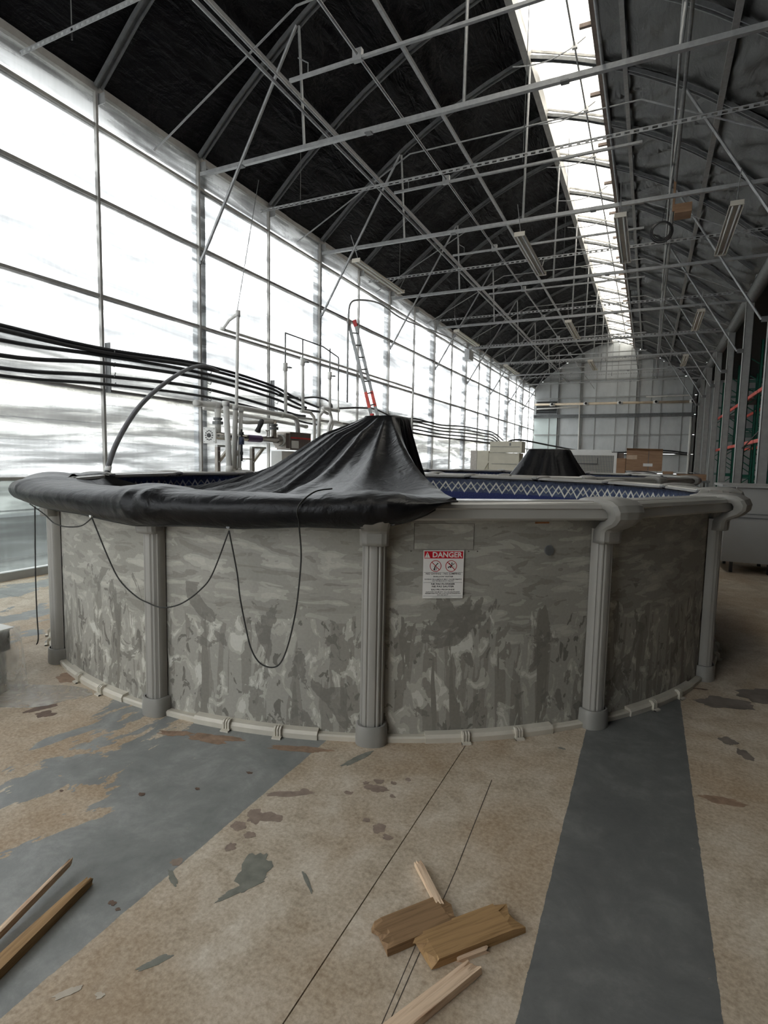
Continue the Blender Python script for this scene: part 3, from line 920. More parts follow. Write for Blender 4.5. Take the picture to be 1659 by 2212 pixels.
# --- back wall and right-hand neighbouring bay (closes the house)
wb = struct('wall_back', (0, YB, 0))
for k in range(5):  # unseen wall; its glazed share is added to light pool front and near floor
    obj('glazing_panel' if k < 3 else 'wall_board', MB().box(lerp(XL, XR, k / 5) + 0.02, lerp(XL, XR, (k + 1) / 5) - 0.02, YW0 - 0.012, YW0, 0.1, 9.4), 'poly' if k < 3 else 'card_grey', wb)
    obj('mullion', MB().box(lerp(XL, XR, k / 5) - 0.03, lerp(XL, XR, k / 5) + 0.03, YW0 - 0.01, YW0 + 0.06, 0, 9.4), 'alu', wb)
obj('wall_board', MB().box(XR, 9.2, YW0 - 0.12, YW0, 0, 9.6), 'insul', wb)
wr = struct('wall_right', (9, 0, 0))
obj('wall_board', MB().box(9.0, 9.1, YW0, YE + 0.1, 0, 7), 'dark', wr)
obj('wall_board', MB().box(XR + 0.1, 9.0, YE, YE + 0.06, 0, 7), 'insul', wr)
obj('bay_roof', MB().box(XR + 0.05, 9.1, YW0, YE + 0.2, 6.62, 6.70), 'dark', wr)

# --- pallet racks in the neighbouring bay
def rack_frame(x, y, idx, root):
    for xx in (x, x + 1.05):
        obj('upright', MB().box(xx - 0.045, xx + 0.045, y - 0.045, y + 0.03, 0, 5.9).box(xx - 0.045, xx - 0.03, y - 0.045, y + 0.045, 0, 5.9).box(xx + 0.03, xx + 0.045, y - 0.045, y + 0.045, 0, 5.9), 'green', root)
    for k in range(6):
        z0 = 0.3 + 0.92 * k
        obj('frame_brace', MB().bar((x, y, z0), (x + 1.05, y, z0 + 0.8 if k % 2 == 0 else z0), 0.035, 0.035).bar((x, y, z0 + 0.86), (x + 1.05, y, z0 + (0.86 if k % 2 == 0 else 0.1)), 0.035, 0.035), 'green', root)
rk = thing('pallet_rack', 'green pallet rack with orange-red beams behind the right columns', 'rack', (3.25, 24, 0))
UY = [12.0 + 2.72 * i for i in range(10)]
for i, y in enumerate(UY):
    rack_frame(3.25, y, i, rk)
for i in range(len(UY) - 1):
    for z in (2.47, 4.16):
        for xx in (3.22, 4.33):
            obj('beam', MB().box(xx - 0.025, xx + 0.025, UY[i] + 0.05, UY[i + 1] - 0.05, z - 0.06, z + 0.06), 'red', rk)
        obj('wire_deck', MB().box(3.25, 4.30, UY[i] + 0.06, UY[i + 1] - 0.06, z + 0.062, z + 0.07), 'galv_dark', rk) if i % 3 == 2 else None
tag(obj('sagging_cable', MB().tube(spline([(2.50, 15.6, 2.72), (2.42, 17.0, 2.42), (2.40, 19.2, 2.10)], 8), 0.018, 6), 'hose', None, True, loc=(2.4, 16, 2)), 'black cable sagging between the right columns', 'cable')

# --- the pool
def sq_prof(a):
    return a
def make_pool(cx, cy, angs, label, liner_on=True, rail='rail', inner_rail='rail_white'):
    t = thing('swimming_pool', label, 'pool', (cx, cy, 0), 'round above-ground pools')
    RW = 3.235
    def P(r, a, z):
        return (cx + r * math.cos(R(a)), cy + r * math.sin(R(a)), z)
    # wall sheet with metre UVs
    mb = MB()
    n = 180
    rows_o = [[P(RW, 360 * j / n, z) for j in range(n + 1)] for z in (0.012, 0.3, 0.6, 0.9, 1.28)]
    mb.quad_grid(rows_o)
    mb.uv = [(R(360 * j / n) * RW, z) for z in (0.012, 0.3, 0.6, 0.9, 1.28) for j in range(n + 1)]
    obj('wall_sheet', mb, 'poolwall', t, True, fix=False)
    mb = MB()
    zz = (0.03, 0.4, 0.8, 1.30)
    mb.quad_grid([[P(RW - 0.015, 360 * j / n, z) for j in range(n + 1)] for z in zz], flip=True)
    mb.uv = [(R(360 * j / n) * RW, z) for z in zz for j in range(n + 1)]
    b = len(mb.v)
    mb.v += [P(RW - 0.015, 360 * j / 60, 0.03) for j in range(60)]
    mb.uv += [(0.3 * math.cos(j), 0.3 * math.sin(j)) for j in range(60)]
    mb.f.append(tuple(b + j for j in range(60)))
    obj('liner', mb, 'liner', t, True, fix=False)
    na = len(angs)
    rp = [(3.115, 1.325), (3.115, 1.35), (3.135, 1.36), (3.20, 1.357), (3.205, 1.362), (3.30, 1.362), (3.305, 1.357), (3.345, 1.357), (3.372, 1.345), (3.380, 1.325), (3.372, 1.318), (3.378, 1.27), (3.366, 1.258), (3.30, 1.262), (3.30, 1.325)]
    for i in range(na):
        a0, a1 = angs[i], angs[(i + 1) % na]
        if a1 < a0:
            a1 += 360
        # top rail: straight between caps
        m2 = MB()
        rows = []
        for a in (a0 + 0.6, a1 - 0.6):
            rows.append([P(r, a, z) for r, z in rp])
        m2.quad_grid(rows, close_u=True)
        k = len(rp)
        m2.f += [tuple(range(k)), tuple(range(2 * k - 1, k - 1, -1))]
        smooth_angle(obj('top_rail', m2, rail, t), 30)
        # bottom track, thicker sleeve in the middle and two clips
        span = a1 - a0
        m3 = MB()
        N = 10
        tp = [(3.225, 0.0), (3.275, 0.0), (3.278, 0.026), (3.268, 0.033), (3.225, 0.033)]
        m3.quad_grid([[P(r, lerp(a0 + 1, a1 - 1, j / N), z) for r, z in tp] for j in range(N + 1)], close_u=True)
        tr = obj('bottom_track', m3, 'track', t)
        m4 = MB()
        sp = [(3.228, 0.0), (3.284, 0.0), (3.287, 0.030), (3.275, 0.047), (3.232, 0.052)]
        m4.quad_grid([[P(r, lerp(a0 + span * .22, a1 - span * .22, j / N), z) for r, z in sp] for j in range(N + 1)], close_u=True)
        m4.f += [tuple(range(5)), tuple(range(N * 5 + 4, N * 5 - 1, -1))]
        obj('track_sleeve', m4, 'track', tr)
        for f in (0.385, 0.615):
            m5 = MB()
            am = lerp(a0, a1, f)
            for d in (-0.28, 0.0, 0.28):
                e = 0.085
                c = [(3.27, 0.0), (3.30, 0.0), (3.30, 0.05), (3.285, 0.062), (3.262, 0.062)]
                m5.quad_grid([[P(r, am + d - e, z) for r, z in c], [P(r, am + d + e, z) for r, z in c]], close_u=True)
                bb = len(m5.v)
                m5.f += [tuple(range(bb - 10, bb - 5)), tuple(range(bb - 1, bb - 6, -1))]
            c = [(3.27, 0.0), (3.318, 0.0), (3.318, 0.008), (3.27, 0.014)]
            m5.quad_grid([[P(r, am - .45, z) for r, z in c], [P(r, am + .45, z) for r, z in c]], close_u=True)
            obj('track_clip', m5, 'track', tr)
    for a in angs:
        ra = Vector((math.cos(R(a)), math.sin(R(a)), 0))
        ta = Vector((-math.sin(R(a)), math.cos(R(a)), 0))
        o0 = Vector((cx, cy, 0))
        def Q(r, w, z):
            return tuple(o0 + ra * r + ta * w + Vector((0, 0, z)))
        # fluted post
        prof = []
        W, D = 0.066, 0.075
        for k in range(25):
            u = k / 24
            an = math.pi * u
            w = -W * math.cos(an)
            d = D * (math.sin(an) ** 0.55)
            if k in (5, 6, 9, 15, 18, 19):
                d -= 0.006
            prof.append((3.24 + d, w))
        mb = MB()
        mb.quad_grid([[Q(r, w, z) for r, w in prof] for z in (0.0, 1.20)])
        po = smooth_angle(obj('post', mb, 'post', t, fix=True), 25)
        # boot
        mb = MB()
        rows = []
        for s, z in ((1.36, 0.0), (1.36, 0.055), (1.32, 0.075), (1.30, 0.105), (1.20, 0.112), (1.0, 0.112)):
            rows.append([Q(3.235 + (0.085 * (math.sin(math.pi * k / 16) ** 0.5)) * (0.6 + 0.4 * s) * 1.05, -0.066 * s * math.cos(math.pi * k / 16), z - 0.012 * math.sin(math.pi * k / 16) * (0.02 < z < .11)) for k in range(17)])
        mb.quad_grid(rows)
        smooth_angle(obj('post_boot', mb, 'cap', po), 35)
        # moulded cap hooked over the rail
        path = [(3.085, 1.335, .050), (3.095, 1.362, .072), (3.15, 1.376, .090), (3.25, 1.386, .104), (3.35, 1.386, .112), (3.42, 1.375, .115), (3.462, 1.350, .113), (3.480, 1.312, .106), (3.474, 1.272, .096), (3.440, 1.235, .086), (3.400, 1.212, .082), (3.362, 1.200, .080), (3.352, 1.185, .079), (3.350, 1.140, .078), (3.347, 1.118, .077)]
        rows = []
        for r, z, w in path:
            row = []
            for k in range(-1, 14):
                u = max(-1, min(1, -1 + 2 * k / 12))
                au = abs(u)
                drop = 0.03 * au ** 6 + (0.006 if 0.55 < au < 0.68 else 0)
                if k in (-1, 13):
                    drop = 0.085
                # drop goes towards the core of the cap (3.25, 1.28)
                v = Vector((3.26 - r, 1.27 - z)).normalized() if z > 1.205 else Vector((-1.0, 0.0))
                row.append(Q(r + v.x * drop, w * u, z + v.y * drop))
            rows.append(row)
        mb = MB().quad_grid(rows)
        cp = smooth_angle(obj('rail_cap', mb, 'cap', t), 28)
        md = cp.modifiers.new('thickness', 'SOLIDIFY')
        md.thickness = 0.012
        md.offset = -1
        for s in (-1, 1):
            obj('screw', MB().cyl(Q(3.325, s * 0.052, 1.16), ra, 0.009, 0.012, 8), 'black_plastic', cp)
    return t

PX, PY = -2.656, 5.658
ANG = [-114.03, -89.93, -65.83, -41.73, -17.62, 6.5, 25.5, 46.5, 69.0, 90.0, 112, 135, 157.5, 180, 204, 225]
pool = make_pool(PX, PY, ANG, 'large round above-ground pool with mottled grey wall, nearest the camera')
def PP(r, a, z, c=(PX, PY)):
    return (c[0] + r * math.cos(R(a)), c[1] + r * math.sin(R(a)), z)
# skimmer knock-out plate, plug and rust scrape belong to the pool wall
def wall_patch(a0, a1, z0, z1, dr, name, mat, par):
    rows = [[PP(3.235 + dr, lerp(a0, a1, j / 8), z) for j in range(9)] for z in (z0, z1)]
    rows2 = [[PP(3.236, lerp(a0, a1, j / 8), z) for j in range(9)] for z in (z1, z0)]
    mb = MB().quad_grid(rows + rows2, close_v=True)
    n = 9
    b = 0
    mb.f += [(0, n, 2 * n, 3 * n), (n - 1, 4 * n - 1, 3 * n - 1, 2 * n - 1)]
    mb.uv = [(R(lerp(a0, a1, j / 8)) * 3.235, z) for z in (z0, z1, z1, z0) for j in range(9)]
    return smooth_angle(obj(name, mb, mat, par), 30)
fr = wall_patch(-62.05, -56.1, 1.088, 1.234, 0.0015, 'skimmer_cutout_edge', 'joint', pool)
wall_patch(-62.0, -56.15, 1.0895, 1.2325, 0.003, 'skimmer_cutout', 'poolwall', pool)
wall_patch(-49.7, -48.1, 1.232, 1.242, 0.0025, 'rust_scrape', 'rust_metal', pool)
rn = Vector((math.cos(R(-48)), math.sin(R(-48)), 0))
obj('inlet_plug', MB().cyl(Vector(PP(3.234, -48.0, 1.077)), rn, 0.029, 0.010, 20), 'galv_dark', pool)
for a in (-62.3, -60.9, -56.6, -55.7):
    obj('rivet', MB().cyl(Vector(PP(3.234, a, 1.079)), Vector((math.cos(R(a)), math.sin(R(a)), 0)), 0.0035, 0.003, 6), 'joint', pool)

P2X, P2Y = -2.45, 13.05
ANG2 = [-112 + 22.5 * i for i in range(16)]
pool2 = dup(pool, (P2X - PX, P2Y - PY, 0), 'second round above-ground pool standing behind the nearest one')
for ch in list(pool2.children):
    if ch.name.split('.')[0] in ('skimmer_cutout_edge', 'skimmer_cutout', 'rust_scrape', 'inlet_plug', 'rivet'):
        bpy.data.objects.remove(ch)
pool2.rotation_euler = (0, 0, R(3))
for ch in pool2.children:
    if ch.name.split('.')[0] == 'top_rail':
        pass

# --- black covers
def cover_mound(cx, cy, top_z, hw, hd, ends, folds, seed, ns=26):
    """drape over a boxy stand: ends(theta) gives the far point of the sheet for each direction"""
    nth = 220
    rows = []
    for i in range(nth):
        th = 360 * i / nth
        c, s = math.cos(R(th)), math.sin(R(th))
        k = (abs(c / hw) ** 5 + abs(s / hd) ** 5) ** (-1 / 5)
        B = Vector((cx + c * k, cy + s * k, top_z - 0.02))
        E, prof = ends(th)
        E = Vector(E)
        row = [(cx, cy, top_z), (cx + c * k * 0.55, cy + s * k * 0.55, top_z + 0.004 * math.sin(th * 0.2)), (cx + c * k * 0.93, cy + s * k * 0.93, top_z - 0.002)]
        fd = 0.0
        for q, (f, ph, am) in enumerate(folds):
            fd -= 1.7 * am * abs(math.sin(R(th * f / 2 + ph))) ** 0.6
        for j in range(ns + 1):
            t = j / ns
            p = B.lerp(E, t)
            p.z = lerp(E.z, B.z, prof(1 - t)) if True else p.z
            amp = math.sin(math.pi * min(1, t * 1.02)) ** 0.8
            p.z += fd * amp + 0.012 * amp * noise.noise(Vector((p.x * 6, p.y * 6, seed)))
            row.append(tuple(p))
        rows.append(row)
    return MB().quad_grid(rows, close_v=True)

HEM = [(-200, 1.36), (-164, 1.33), (-150, 1.25), (-130, 1.20), (-107, 1.20), (-99, 1.20), (-90, 1.165), (-83, 1.19), (-78, 1.19), (-72, 1.215), (-66, 1.215), (-63, 1.25), (-61.3, 1.29), (-60.2, 1.33), (-59, 1.366)]
def make_cover():
    t = thing('pool_cover', 'crumpled black plastic cover draped over the rim and centre stand of the near pool', 'cover', (PX, PY, 1.3))
    A0, A1 = -153.0, -57.5
    side_prof = [(0, 0.0), (0.04, -0.12), (0.12, -0.28), (0.22, -0.25), (0.30, -0.18), (0.42, -0.03), (0.56, 0.12), (0.67, 0.36), (0.84, 0.80), (1.0, 1.0)]
    def ends(th):
        a = th if th <= 180 else th - 360          # -180..180
        if a > 150:
            a -= 360
        if A0 <= a <= A1:
            # reach the inner edge of the rim; much slack at the left, taut at the right
            w = (a - A0) / (A1 - A0)
            E = PP(3.14, a, 1.372)
            def prof(s, w=w):
                slack = interp(s, side_prof)
                taut = s ** 1.06 - 0.03 * math.sin(math.pi * s)
                k = min(1, max(0, (w - 0.55) / 0.40))
                k = k * k * (3 - 2 * k)
                return lerp(slack, taut, k)
            return E, prof
        # hanging skirt on the far sides
        d = (a - A1) if a > A1 else (A0 - a)
        edge = A1 if a > A1 else A0
        right = a > A1
        k = min(1, d / (26.0 if right else 3.0))
        k = k * k * (3 - 2 * k)
        rr = lerp(3.14, 0.62, k)
        zz = lerp(1.37, 1.02, min(1, d / (5.0 if right else 2.0)))
        return (PX + rr * math.cos(R(a)), PY + rr * math.sin(R(a)), zz), (lambda s: s ** 1.12)
    folds = [(13, 10, .052), (22, 55, .034), (37, 20, .012), (7, 80, .028)]
    sheet = cover_mound(PX, PY, 2.055, 0.215, 0.24, ends, folds, 3.0)
    o = obj('draped_sheet', sheet, 'tarp', t, True)
    # roll of sheet hooked over the rim, with gathered folds and a hem
    rows = []
    n = 420
    for i in range(n + 1):
        a = lerp(-156.0, -58.6, i / n)
        zh = interp(a, HEM)
        cap = sum(math.exp(-((a - c) / 3.4) ** 2) for c in ANG[:3]) + math.exp(-((a + 135) / 3) ** 2)
        f1 = noise.noise(Vector((a * 0.2, 0.3, 1.0)))
        f2 = noise.noise(Vector((a * 0.7, 4.3, 2.0)))
        gather = math.exp(-((a + 88.5) / 3.0) ** 2) + 0.8 * math.exp(-((a + 65) / 2.6) ** 2) + 0.5 * math.exp(-((a + 118) / 8) ** 2)
        ta = min(1, (a + 156) / 8) * min(1, (-58.6 - a) / 5 + 0.05)
        puff = (0.045 + 0.012 * f1 + 0.035 * gather + 0.03 * max(0, min(1, (-95 - a) / 20))) * ta
        top = 1.376 + (0.008 * f1 + 0.030 * cap + 0.010 * f2 * gather) * ta
        sec = [(3.12, top - 0.012), (3.17, top), (3.26, top + 0.006 + 0.008 * f2 * ta), (3.36, top), (3.41 + puff * .5, top - 0.018), (3.425 + puff, lerp(zh, top, 0.72)), (3.425 + puff * 1.05, lerp(zh, top, 0.48)), (3.41 + puff * .85, lerp(zh, top, 0.22)), (3.395 + puff * .3, zh + 0.012), (3.385, zh), (3.375, zh + 0.02)]
        row = []
        for j, (r, z) in enumerate(sec):
            w = 0.018 * gather * noise.noise(Vector((a * 0.9 + j * 0.9, j * 1.3, 7.0))) + 0.012 * noise.noise(Vector((a * 0.16 + j * .35, j * .9, 2.0))) * ta
            dg = noise.noise(Vector((a * 0.22 + j * 0.6, 9.0, 0))) * 0.008 * ta
            rid = 1 - 2.2 * abs(noise.noise(Vector((a * 0.32 + j * 0.75, j * 0.22, 3.3))))
            dg += (0.004 + 0.018 * gather) * max(0, rid) ** 3 * ta * (1 if 2 < j < 8 else 0.5)
            row.append(PP(r + w + dg, a, z + w * 0.6))
        rows.append(row)
    o2 = obj('rim_roll', MB().quad_grid(rows), 'tarp', t, True)
    sb = o2.modifiers.new('smooth', 'SUBSURF')
    sb.levels = sb.render_levels = 1
    # hem cord
    pts = [PP(3.392, lerp(-128, -60.5, i / 90), interp(lerp(-128, -60.5, i / 90), HEM) + 0.006) for i in range(91)]
    obj('hem_cord', MB().tube(pts, 0.007, 5), 'rope', t, True)
    for a in (-96.5, -79.1, -64.2, -114.5):
        e = Vector(PP(3.40, a, interp(a, HEM) + 0.012))
        obj('grommet', MB().cyl(e, (math.cos(R(a)), math.sin(R(a)), 0), 0.011, 0.012, 10), 'white' if a < -95 else 'galv_dark', t)
    return t
make_cover()
def rope(pts, label):
    o = obj('tie_cord', MB().tube(spline(pts, 10), 0.0042, 6), 'rope', None, True, loc=pts[0])
    return tag(o, label, 'cord', 'cords hanging from the pool cover')
rp = lambda a, z, r=3.37: PP(r, a, z)
rope([rp(-96.5, 1.19, 3.40), rp(-94.5, .936), rp(-92.8, .82), rp(-91.0, .735, 3.345), rp(-89.5, .705, 3.335), rp(-87.9, .697, 3.35), rp(-86, .715), rp(-84.4, .753), rp(-82.6, .83), rp(-81.2, .928), rp(-79.1, 1.18, 3.40)], 'wide loop of black cord hanging across the second pool post')
rope([rp(-79.1, 1.18, 3.40), rp(-78.6, .95), rp(-78.3, .811), rp(-77.7, .64), rp(-77.2, .532), rp(-76.4, .46), rp(-75.3, .437), rp(-74.4, .46), rp(-73.7, .549), rp(-73.1, .69), rp(-72.7, .833), rp(-72.4, 1.05), rp(-72.3, 1.23, 3.43), rp(-72.1, 1.33, 3.49), rp(-71.2, 1.40, 3.38), rp(-70.2, 1.41, 3.2)], 'deep narrow loop of black cord hanging left of the middle post')
rope([rp(-113.5, 1.21, 3.42), rp(-110.5, 1.15), rp(-106.5, 1.105), rp(-103, 1.10), rp(-99.5, 1.125), rp(-96.5, 1.19, 3.40)], 'shallow loop of black cord under the left end of the cover')
rope([(-3.82, 2.43, 1.21), (-3.815, 2.42, 1.0), (-3.827, 2.42, .70), (-3.828, 2.42, .45), (-3.822, 2.42, .30), (-3.83, 2.42, .25), (-3.845, 2.42, 0.228)], 'loose cord end hanging beside the leftmost pool post')

def make_cover2():
    cx, cy = -2.05, 13.05
    t = thing('pool_cover', 'black plastic cover tented over a stand in the second pool', 'cover', (cx, cy, 1.0))
    def ends(th):
        c, s = math.cos(R(th)), math.sin(R(th))
        k = (abs(c / 1.06) ** 4 + abs(s / 0.9) ** 4) ** (-1 / 4)
        return (cx + c * k, cy + s * k, 1.06), (lambda u: u ** 1.08)
    sheet = cover_mound(cx, cy, 1.90, 0.44, 0.35, ends, [(5, 10, .030), (12, 30, .018), (27, 5, .006)], 8.0, 14)
    obj('draped_sheet', sheet, 'tarp', t, True)
    return t
make_cover2()
# stands hidden below the covers (a pool centre support each)
def stand(cx, cy, h, hw, label):
    t = thing('cover_stand', label, 'stand', (cx, cy, 0.03))
    for sx in (-1, 1):
        for sy in (-1, 1):
            obj('leg', MB().tube([(cx + sx * hw * 1.1, cy + sy * hw * 1.1, 0.035), (cx + sx * hw * .8, cy + sy * hw * .8, h)], 0.02, 6), 'galv', t)
    obj('platform', MB().box(cx - hw * .85, cx + hw * .85, cy - hw * .85, cy + hw * .85, h, h + 0.02), 'galv', t)
stand(PX, PY, 2.0, 0.19, 'stand holding up the cover in the middle of the near pool')
stand(-2.05, 13.05, 1.84, 0.33, 'stand holding up the cover in the second pool')

# --- danger sign
def text_mesh(s, size, bold=0.0, shear=0.0, sx=1.0):
    cu = bpy.data.curves.new('lettering', 'FONT')
    cu.body = s
    cu.size = size
    cu.align_x = 'CENTER'
    cu.align_y = 'CENTER'
    cu.offset = bold
    cu.shear = shear
    cu.resolution_u = 2
    cu.extrude = 0.0004
    o = bpy.data.objects.new('lettering', cu)
    COL.objects.link(o)
    bpy.context.view_layer.update()
    me = bpy.data.meshes.new_from_object(o.evaluated_get(bpy.context.evaluated_depsgraph_get()))
    bpy.data.objects.remove(o)
    bpy.data.curves.remove(cu)
    w = max(v.co.x for v in me.vertices) - min(v.co.x for v in me.vertices)
    return me, w
def make_sign():
    a = -59.1
    rad = Vector((math.cos(R(a)), math.sin(R(a)), 0))
    tan = Vector((-math.sin(R(a)), math.cos(R(a)), 0))
    O = Vector(PP(3.2405, a, 0.9515))
    m = Matrix((tan, Vector((0, 0, 1)), rad)).transposed().to_4x4()
    m.translation = O
    t = bpy.data.objects.new('danger_sign', None)
    t.matrix_world = m
    COL.objects.link(t)
    AT[t.name] = (0, 0, 0)
    tag(t, 'white and red DANGER no diving no jumping sign on the pool wall', 'sign')
    W, H = 0.226, 0.268
    def part(name, mb, mat):
        return obj(name, mb, mat, t)
    part('plate', MB().box(-W / 2, W / 2, -H / 2, H / 2, 0, 0.002), 'sign_white')
    part('red_band', MB().box(-W / 2 + .005, W / 2 - .005, H / 2 - .045, H / 2 - .005, 0.002, 0.0024), 'sign_red')
    z = 0.0024
    part('warning_triangle', MB().poly([(-.107, .0925, z), (-.075, .0925, z), (-.091, .1255, z)], 0.0004), 'sign_white')
    part('exclamation_mark', MB().poly([(-.0925, .1165, z + .0004), (-.0917, .1025, z + .0004), (-.0903, .1025, z + .0004), (-.0895, .1165, z + .0004)], 0.0003).poly([(-.0922, .097, z + .0004), (-.0898, .097, z + .0004), (-.0898, .100, z + .0004), (-.0922, .100, z + .0004)], 0.0003), 'sign_black')
    def text(s, y, wid, size, mat, bold, z=0.0022, x=0.0):
        me, w = text_mesh(s, size, bold)
        k = wid / w
        for v in me.vertices:
            v.co = (v.co.x * k + x, v.co.y + y, v.co.z + z)
        me.materials.append(M[mat])
        o = bpy.data.objects.new('lettering', me)
        COL.objects.link(o)
        o.parent = t
    text('DANGER', .1085, .166, .041, 'sign_white', .0011, 0.0026, .019)
    for cx, kind in ((-.044, 0), (.043, 1)):
        cy = .047
        n = 40
        rows = [[(cx + r * math.cos(2 * math.pi * k / n), cy + r * math.sin(2 * math.pi * k / n), zz) for k in range(n)] for r, zz in ((.0285, .002), (.0285, .0026), (.032, .0026), (.032, .002))]
        part('prohibition_ring', MB().quad_grid(rows, close_u=True, close_v=True), 'sign_ring')
        part('slash', MB().bar((cx - .021, cy + .021, .0024), (cx + .021, cy - .021, .0024), .0042, .0008), 'sign_ring')
        zz = 0.0022
        if kind == 0:
            segs = [((.014, .017), (-.003, -.002), .0050), ((-.003, -.002), (-.006, -.016), .0062), ((-.006, -.012), (-.012, -.020), .003), ((.003, -.009), (.005, -.021), .003)]
            head = (cx - .006, cy - .019)
            waves = [(-.013, -.0235, .018), (-.016, -.001, .007), (.013, -.001, .007)]
        else:
            segs = [((.003, .008), (.0, -.006), .0080), ((.0, -.006), (-.011, -.003), .0060), ((-.011, -.003), (-.017, -.011), .0058), ((.0, .006), (-.009, .010), .0036), ((-.009, .010), (-.009, .018), .0034), ((.005, .007), (.014, .009), .0036), ((.014, .009), (.017, .017), .0034), ((.001, -.006), (-.006, -.009), .005)]
            head = (cx + .004, cy + .0155)
            waves = [(.008, -.005, .012)]
        mb = MB()
        for (x0, y0), (x1, y1), w in segs:
            mb.bar((cx + x0, cy + y0, zz), (cx + x1, cy + y1, zz), w, .0005)
        mb.poly([(head[0] + .0042 * math.cos(2 * math.pi * k / 12), head[1] + .0042 * math.sin(2 * math.pi * k / 12), zz) for k in range(12)], .0003)
        for x0, y0, w in waves:
            mb.bar((cx + x0, cy + y0, zz), (cx + x0 + w, cy + y0, zz), .0012, .0004)
        part('pictogram', mb, 'sign_black')
    for y, x0, x1 in ((.0115, -.109, .109), (-.045, -.109, .109), (-.1215, -.109, .109)):
        part('rule_line', MB().box(x0, x1, y - .0006, y + .0006, .002, .0024), 'sign_black')
    text('NO DIVING - NO JUMPING', .0035, .194, .0125, 'sign_black', .0002)
    text('SHALLOW WATER', -.0125, .112, .0110, 'sign_black', .0002)
    text('DIVING OR JUMPING MAY CAUSE DEATH', -.0275, .206, .0086, 'sign_black', .0001)
    text('OR PERMANENT INJURY', -.0368, .124, .0086, 'sign_black', .0001)
    text('NE PAS PLONGER', -.0540, .134, .0130, 'sign_black', .0003)
    text('NE PAS SAUTER', -.0680, .124, .0130, 'sign_black', .0003)
    text('EAU PEU PROFONDE', -.0855, .130, .0115, 'sign_black', .0002)
    text('DANGER DE MORT OU DE BLESSURES', -.0985, .190, .0084, 'sign_black', .0001)
    text('PERMANENTES EN CAS DE PLONGEON', -.1070, .196, .0084, 'sign_black', .0001)
    text('OU DE SAUT', -.1155, .062, .0084, 'sign_black', .0001)
    part('fine_print', MB().box(-.055, .045, -.1262, -.1252, .002, .0023).box(-.06, .055, -.1290, -.1282, .002, .0023).box(.085, .106, -.1290, -.1280, .002, .0023), 'stain_grey')
    return t
make_sign()

# --- black irrigation hoses along the left wall
HZ = [
    [(4.09, 3.06), (5.44, 3.04), (7.34, 3.13), (9.19, 3.04), (10.2, 2.86), (11.05, 2.76)],
    [(4.09, 3.00), (5.44, 2.99), (7.34, 3.07), (9.19, 2.97), (9.9, 2.80), (10.5, 2.70)],
    [(4.09, 2.89), (5.44, 2.95), (7.34, 2.99), (9.19, 2.90), (9.6, 2.86), (10.2, 2.88)],
    [(4.08, 2.71), (5.43, 2.84), (7.34, 2.90), (9.19, 2.79), (10.2, 2.66), (11.05, 2.66)],
    [(4.07, 2.567), (5.43, 2.67), (7.34, 2.74), (9.19, 2.61), (10.1, 2.52), (10.5, 2.52)],
    [(4.07, 2.475), (5.42, 2.555), (7.34, 2.60), (9.19, 2.50), (10.4, 2.38), (11.1, 2.36)],
]
HL = ['topmost', 'second', 'third', 'fourth', 'fifth', 'lowest']
for k, pts in enumerate(HZ):
    p3 = [(-6.93 + 0.02 * (k % 2), YW0 + 0.3, pts[0][1] + 0.03), (-6.93 + 0.02 * (k % 2), 2.2, pts[0][1] + 0.07)] + [(-6.94 + 0.025 * (k % 2), y, z) for y, z in pts]
    tag(obj('hung_hose', MB().tube(spline(p3, 8), 0.027 if k < 5 else 0.022, 8), 'hose', None, True, loc=(-6.94, 5, pts[0][1])), 'black hose strung along the left wall above the pool, %s of six' % HL[k], 'hose', 'black hoses along the left wall')
for y in (5.575, 7.495, 9.415):
    t = thing('hose_hanger', 'small bracket strap holding the hoses on the left wall post, %s' % {5.575: 'nearest', 7.495: 'second', 9.415: 'third'}[y], 'bracket', (-7.05, y, 2.5), 'hose hangers on the wall posts')
    obj('strap', MB().box(-7.09, -6.985, y + 0.02, y + 0.03, 2.47, 3.16), 'galv_dark', t)
    for z in (2.58, 2.72, 2.86, 3.02):
        obj('hook', MB().tube([(-6.99, y + 0.025, z - 0.01), (-6.91, y + 0.025, z - 0.04), (-6.89, y + 0.025, z + 0.02)], 0.008, 5), 'galv_dark', t)
# second run of hoses beyond the ladder
for k, (z0, z1) in enumerate([(2.93, 3.02), (2.83, 2.88), (2.72, 2.76), (2.60, 2.62), (2.48, 2.48)]):
    pts = [(-6.93, 15.9 + 0.15 * k, z0 - 0.35 + .1 * k), (-6.93, 16.6 + 0.1 * k, z0), (-6.93, 19.3, z0 - 0.03), (-6.93, 22.1, z1), (-6.93, 25.0, z1 + 0.02), (-6.8, 26.5, z1 - 0.03), (-6.55, 27.4, z1 - 0.35 - .05 * k)]
    tag(obj('hung_hose', MB().tube(spline(pts, 7), 0.027, 7), 'hose', None, True, loc=(-6.93, 20, z0)), 'black hose running to the beige cabinet along the far left wall, %s of five' % ['topmost', 'second', 'third', 'fourth', 'lowest'][k], 'hose', 'black hoses to the far cabinet')
tag(obj('hung_hose', MB().tube(spline([(-6.85, 11.75, 2.80), (-6.86, 13.0, 2.93), (-6.86, 13.9, 2.96), (-6.88, 15.2, 2.83), (-6.88, 16.6, 2.85), (-6.9, 18.5, 2.93)], 8), 0.024, 8), 'hose', None, True, loc=(-6.86, 13, 2.9)), 'single black hose passing behind the ladder', 'hose')
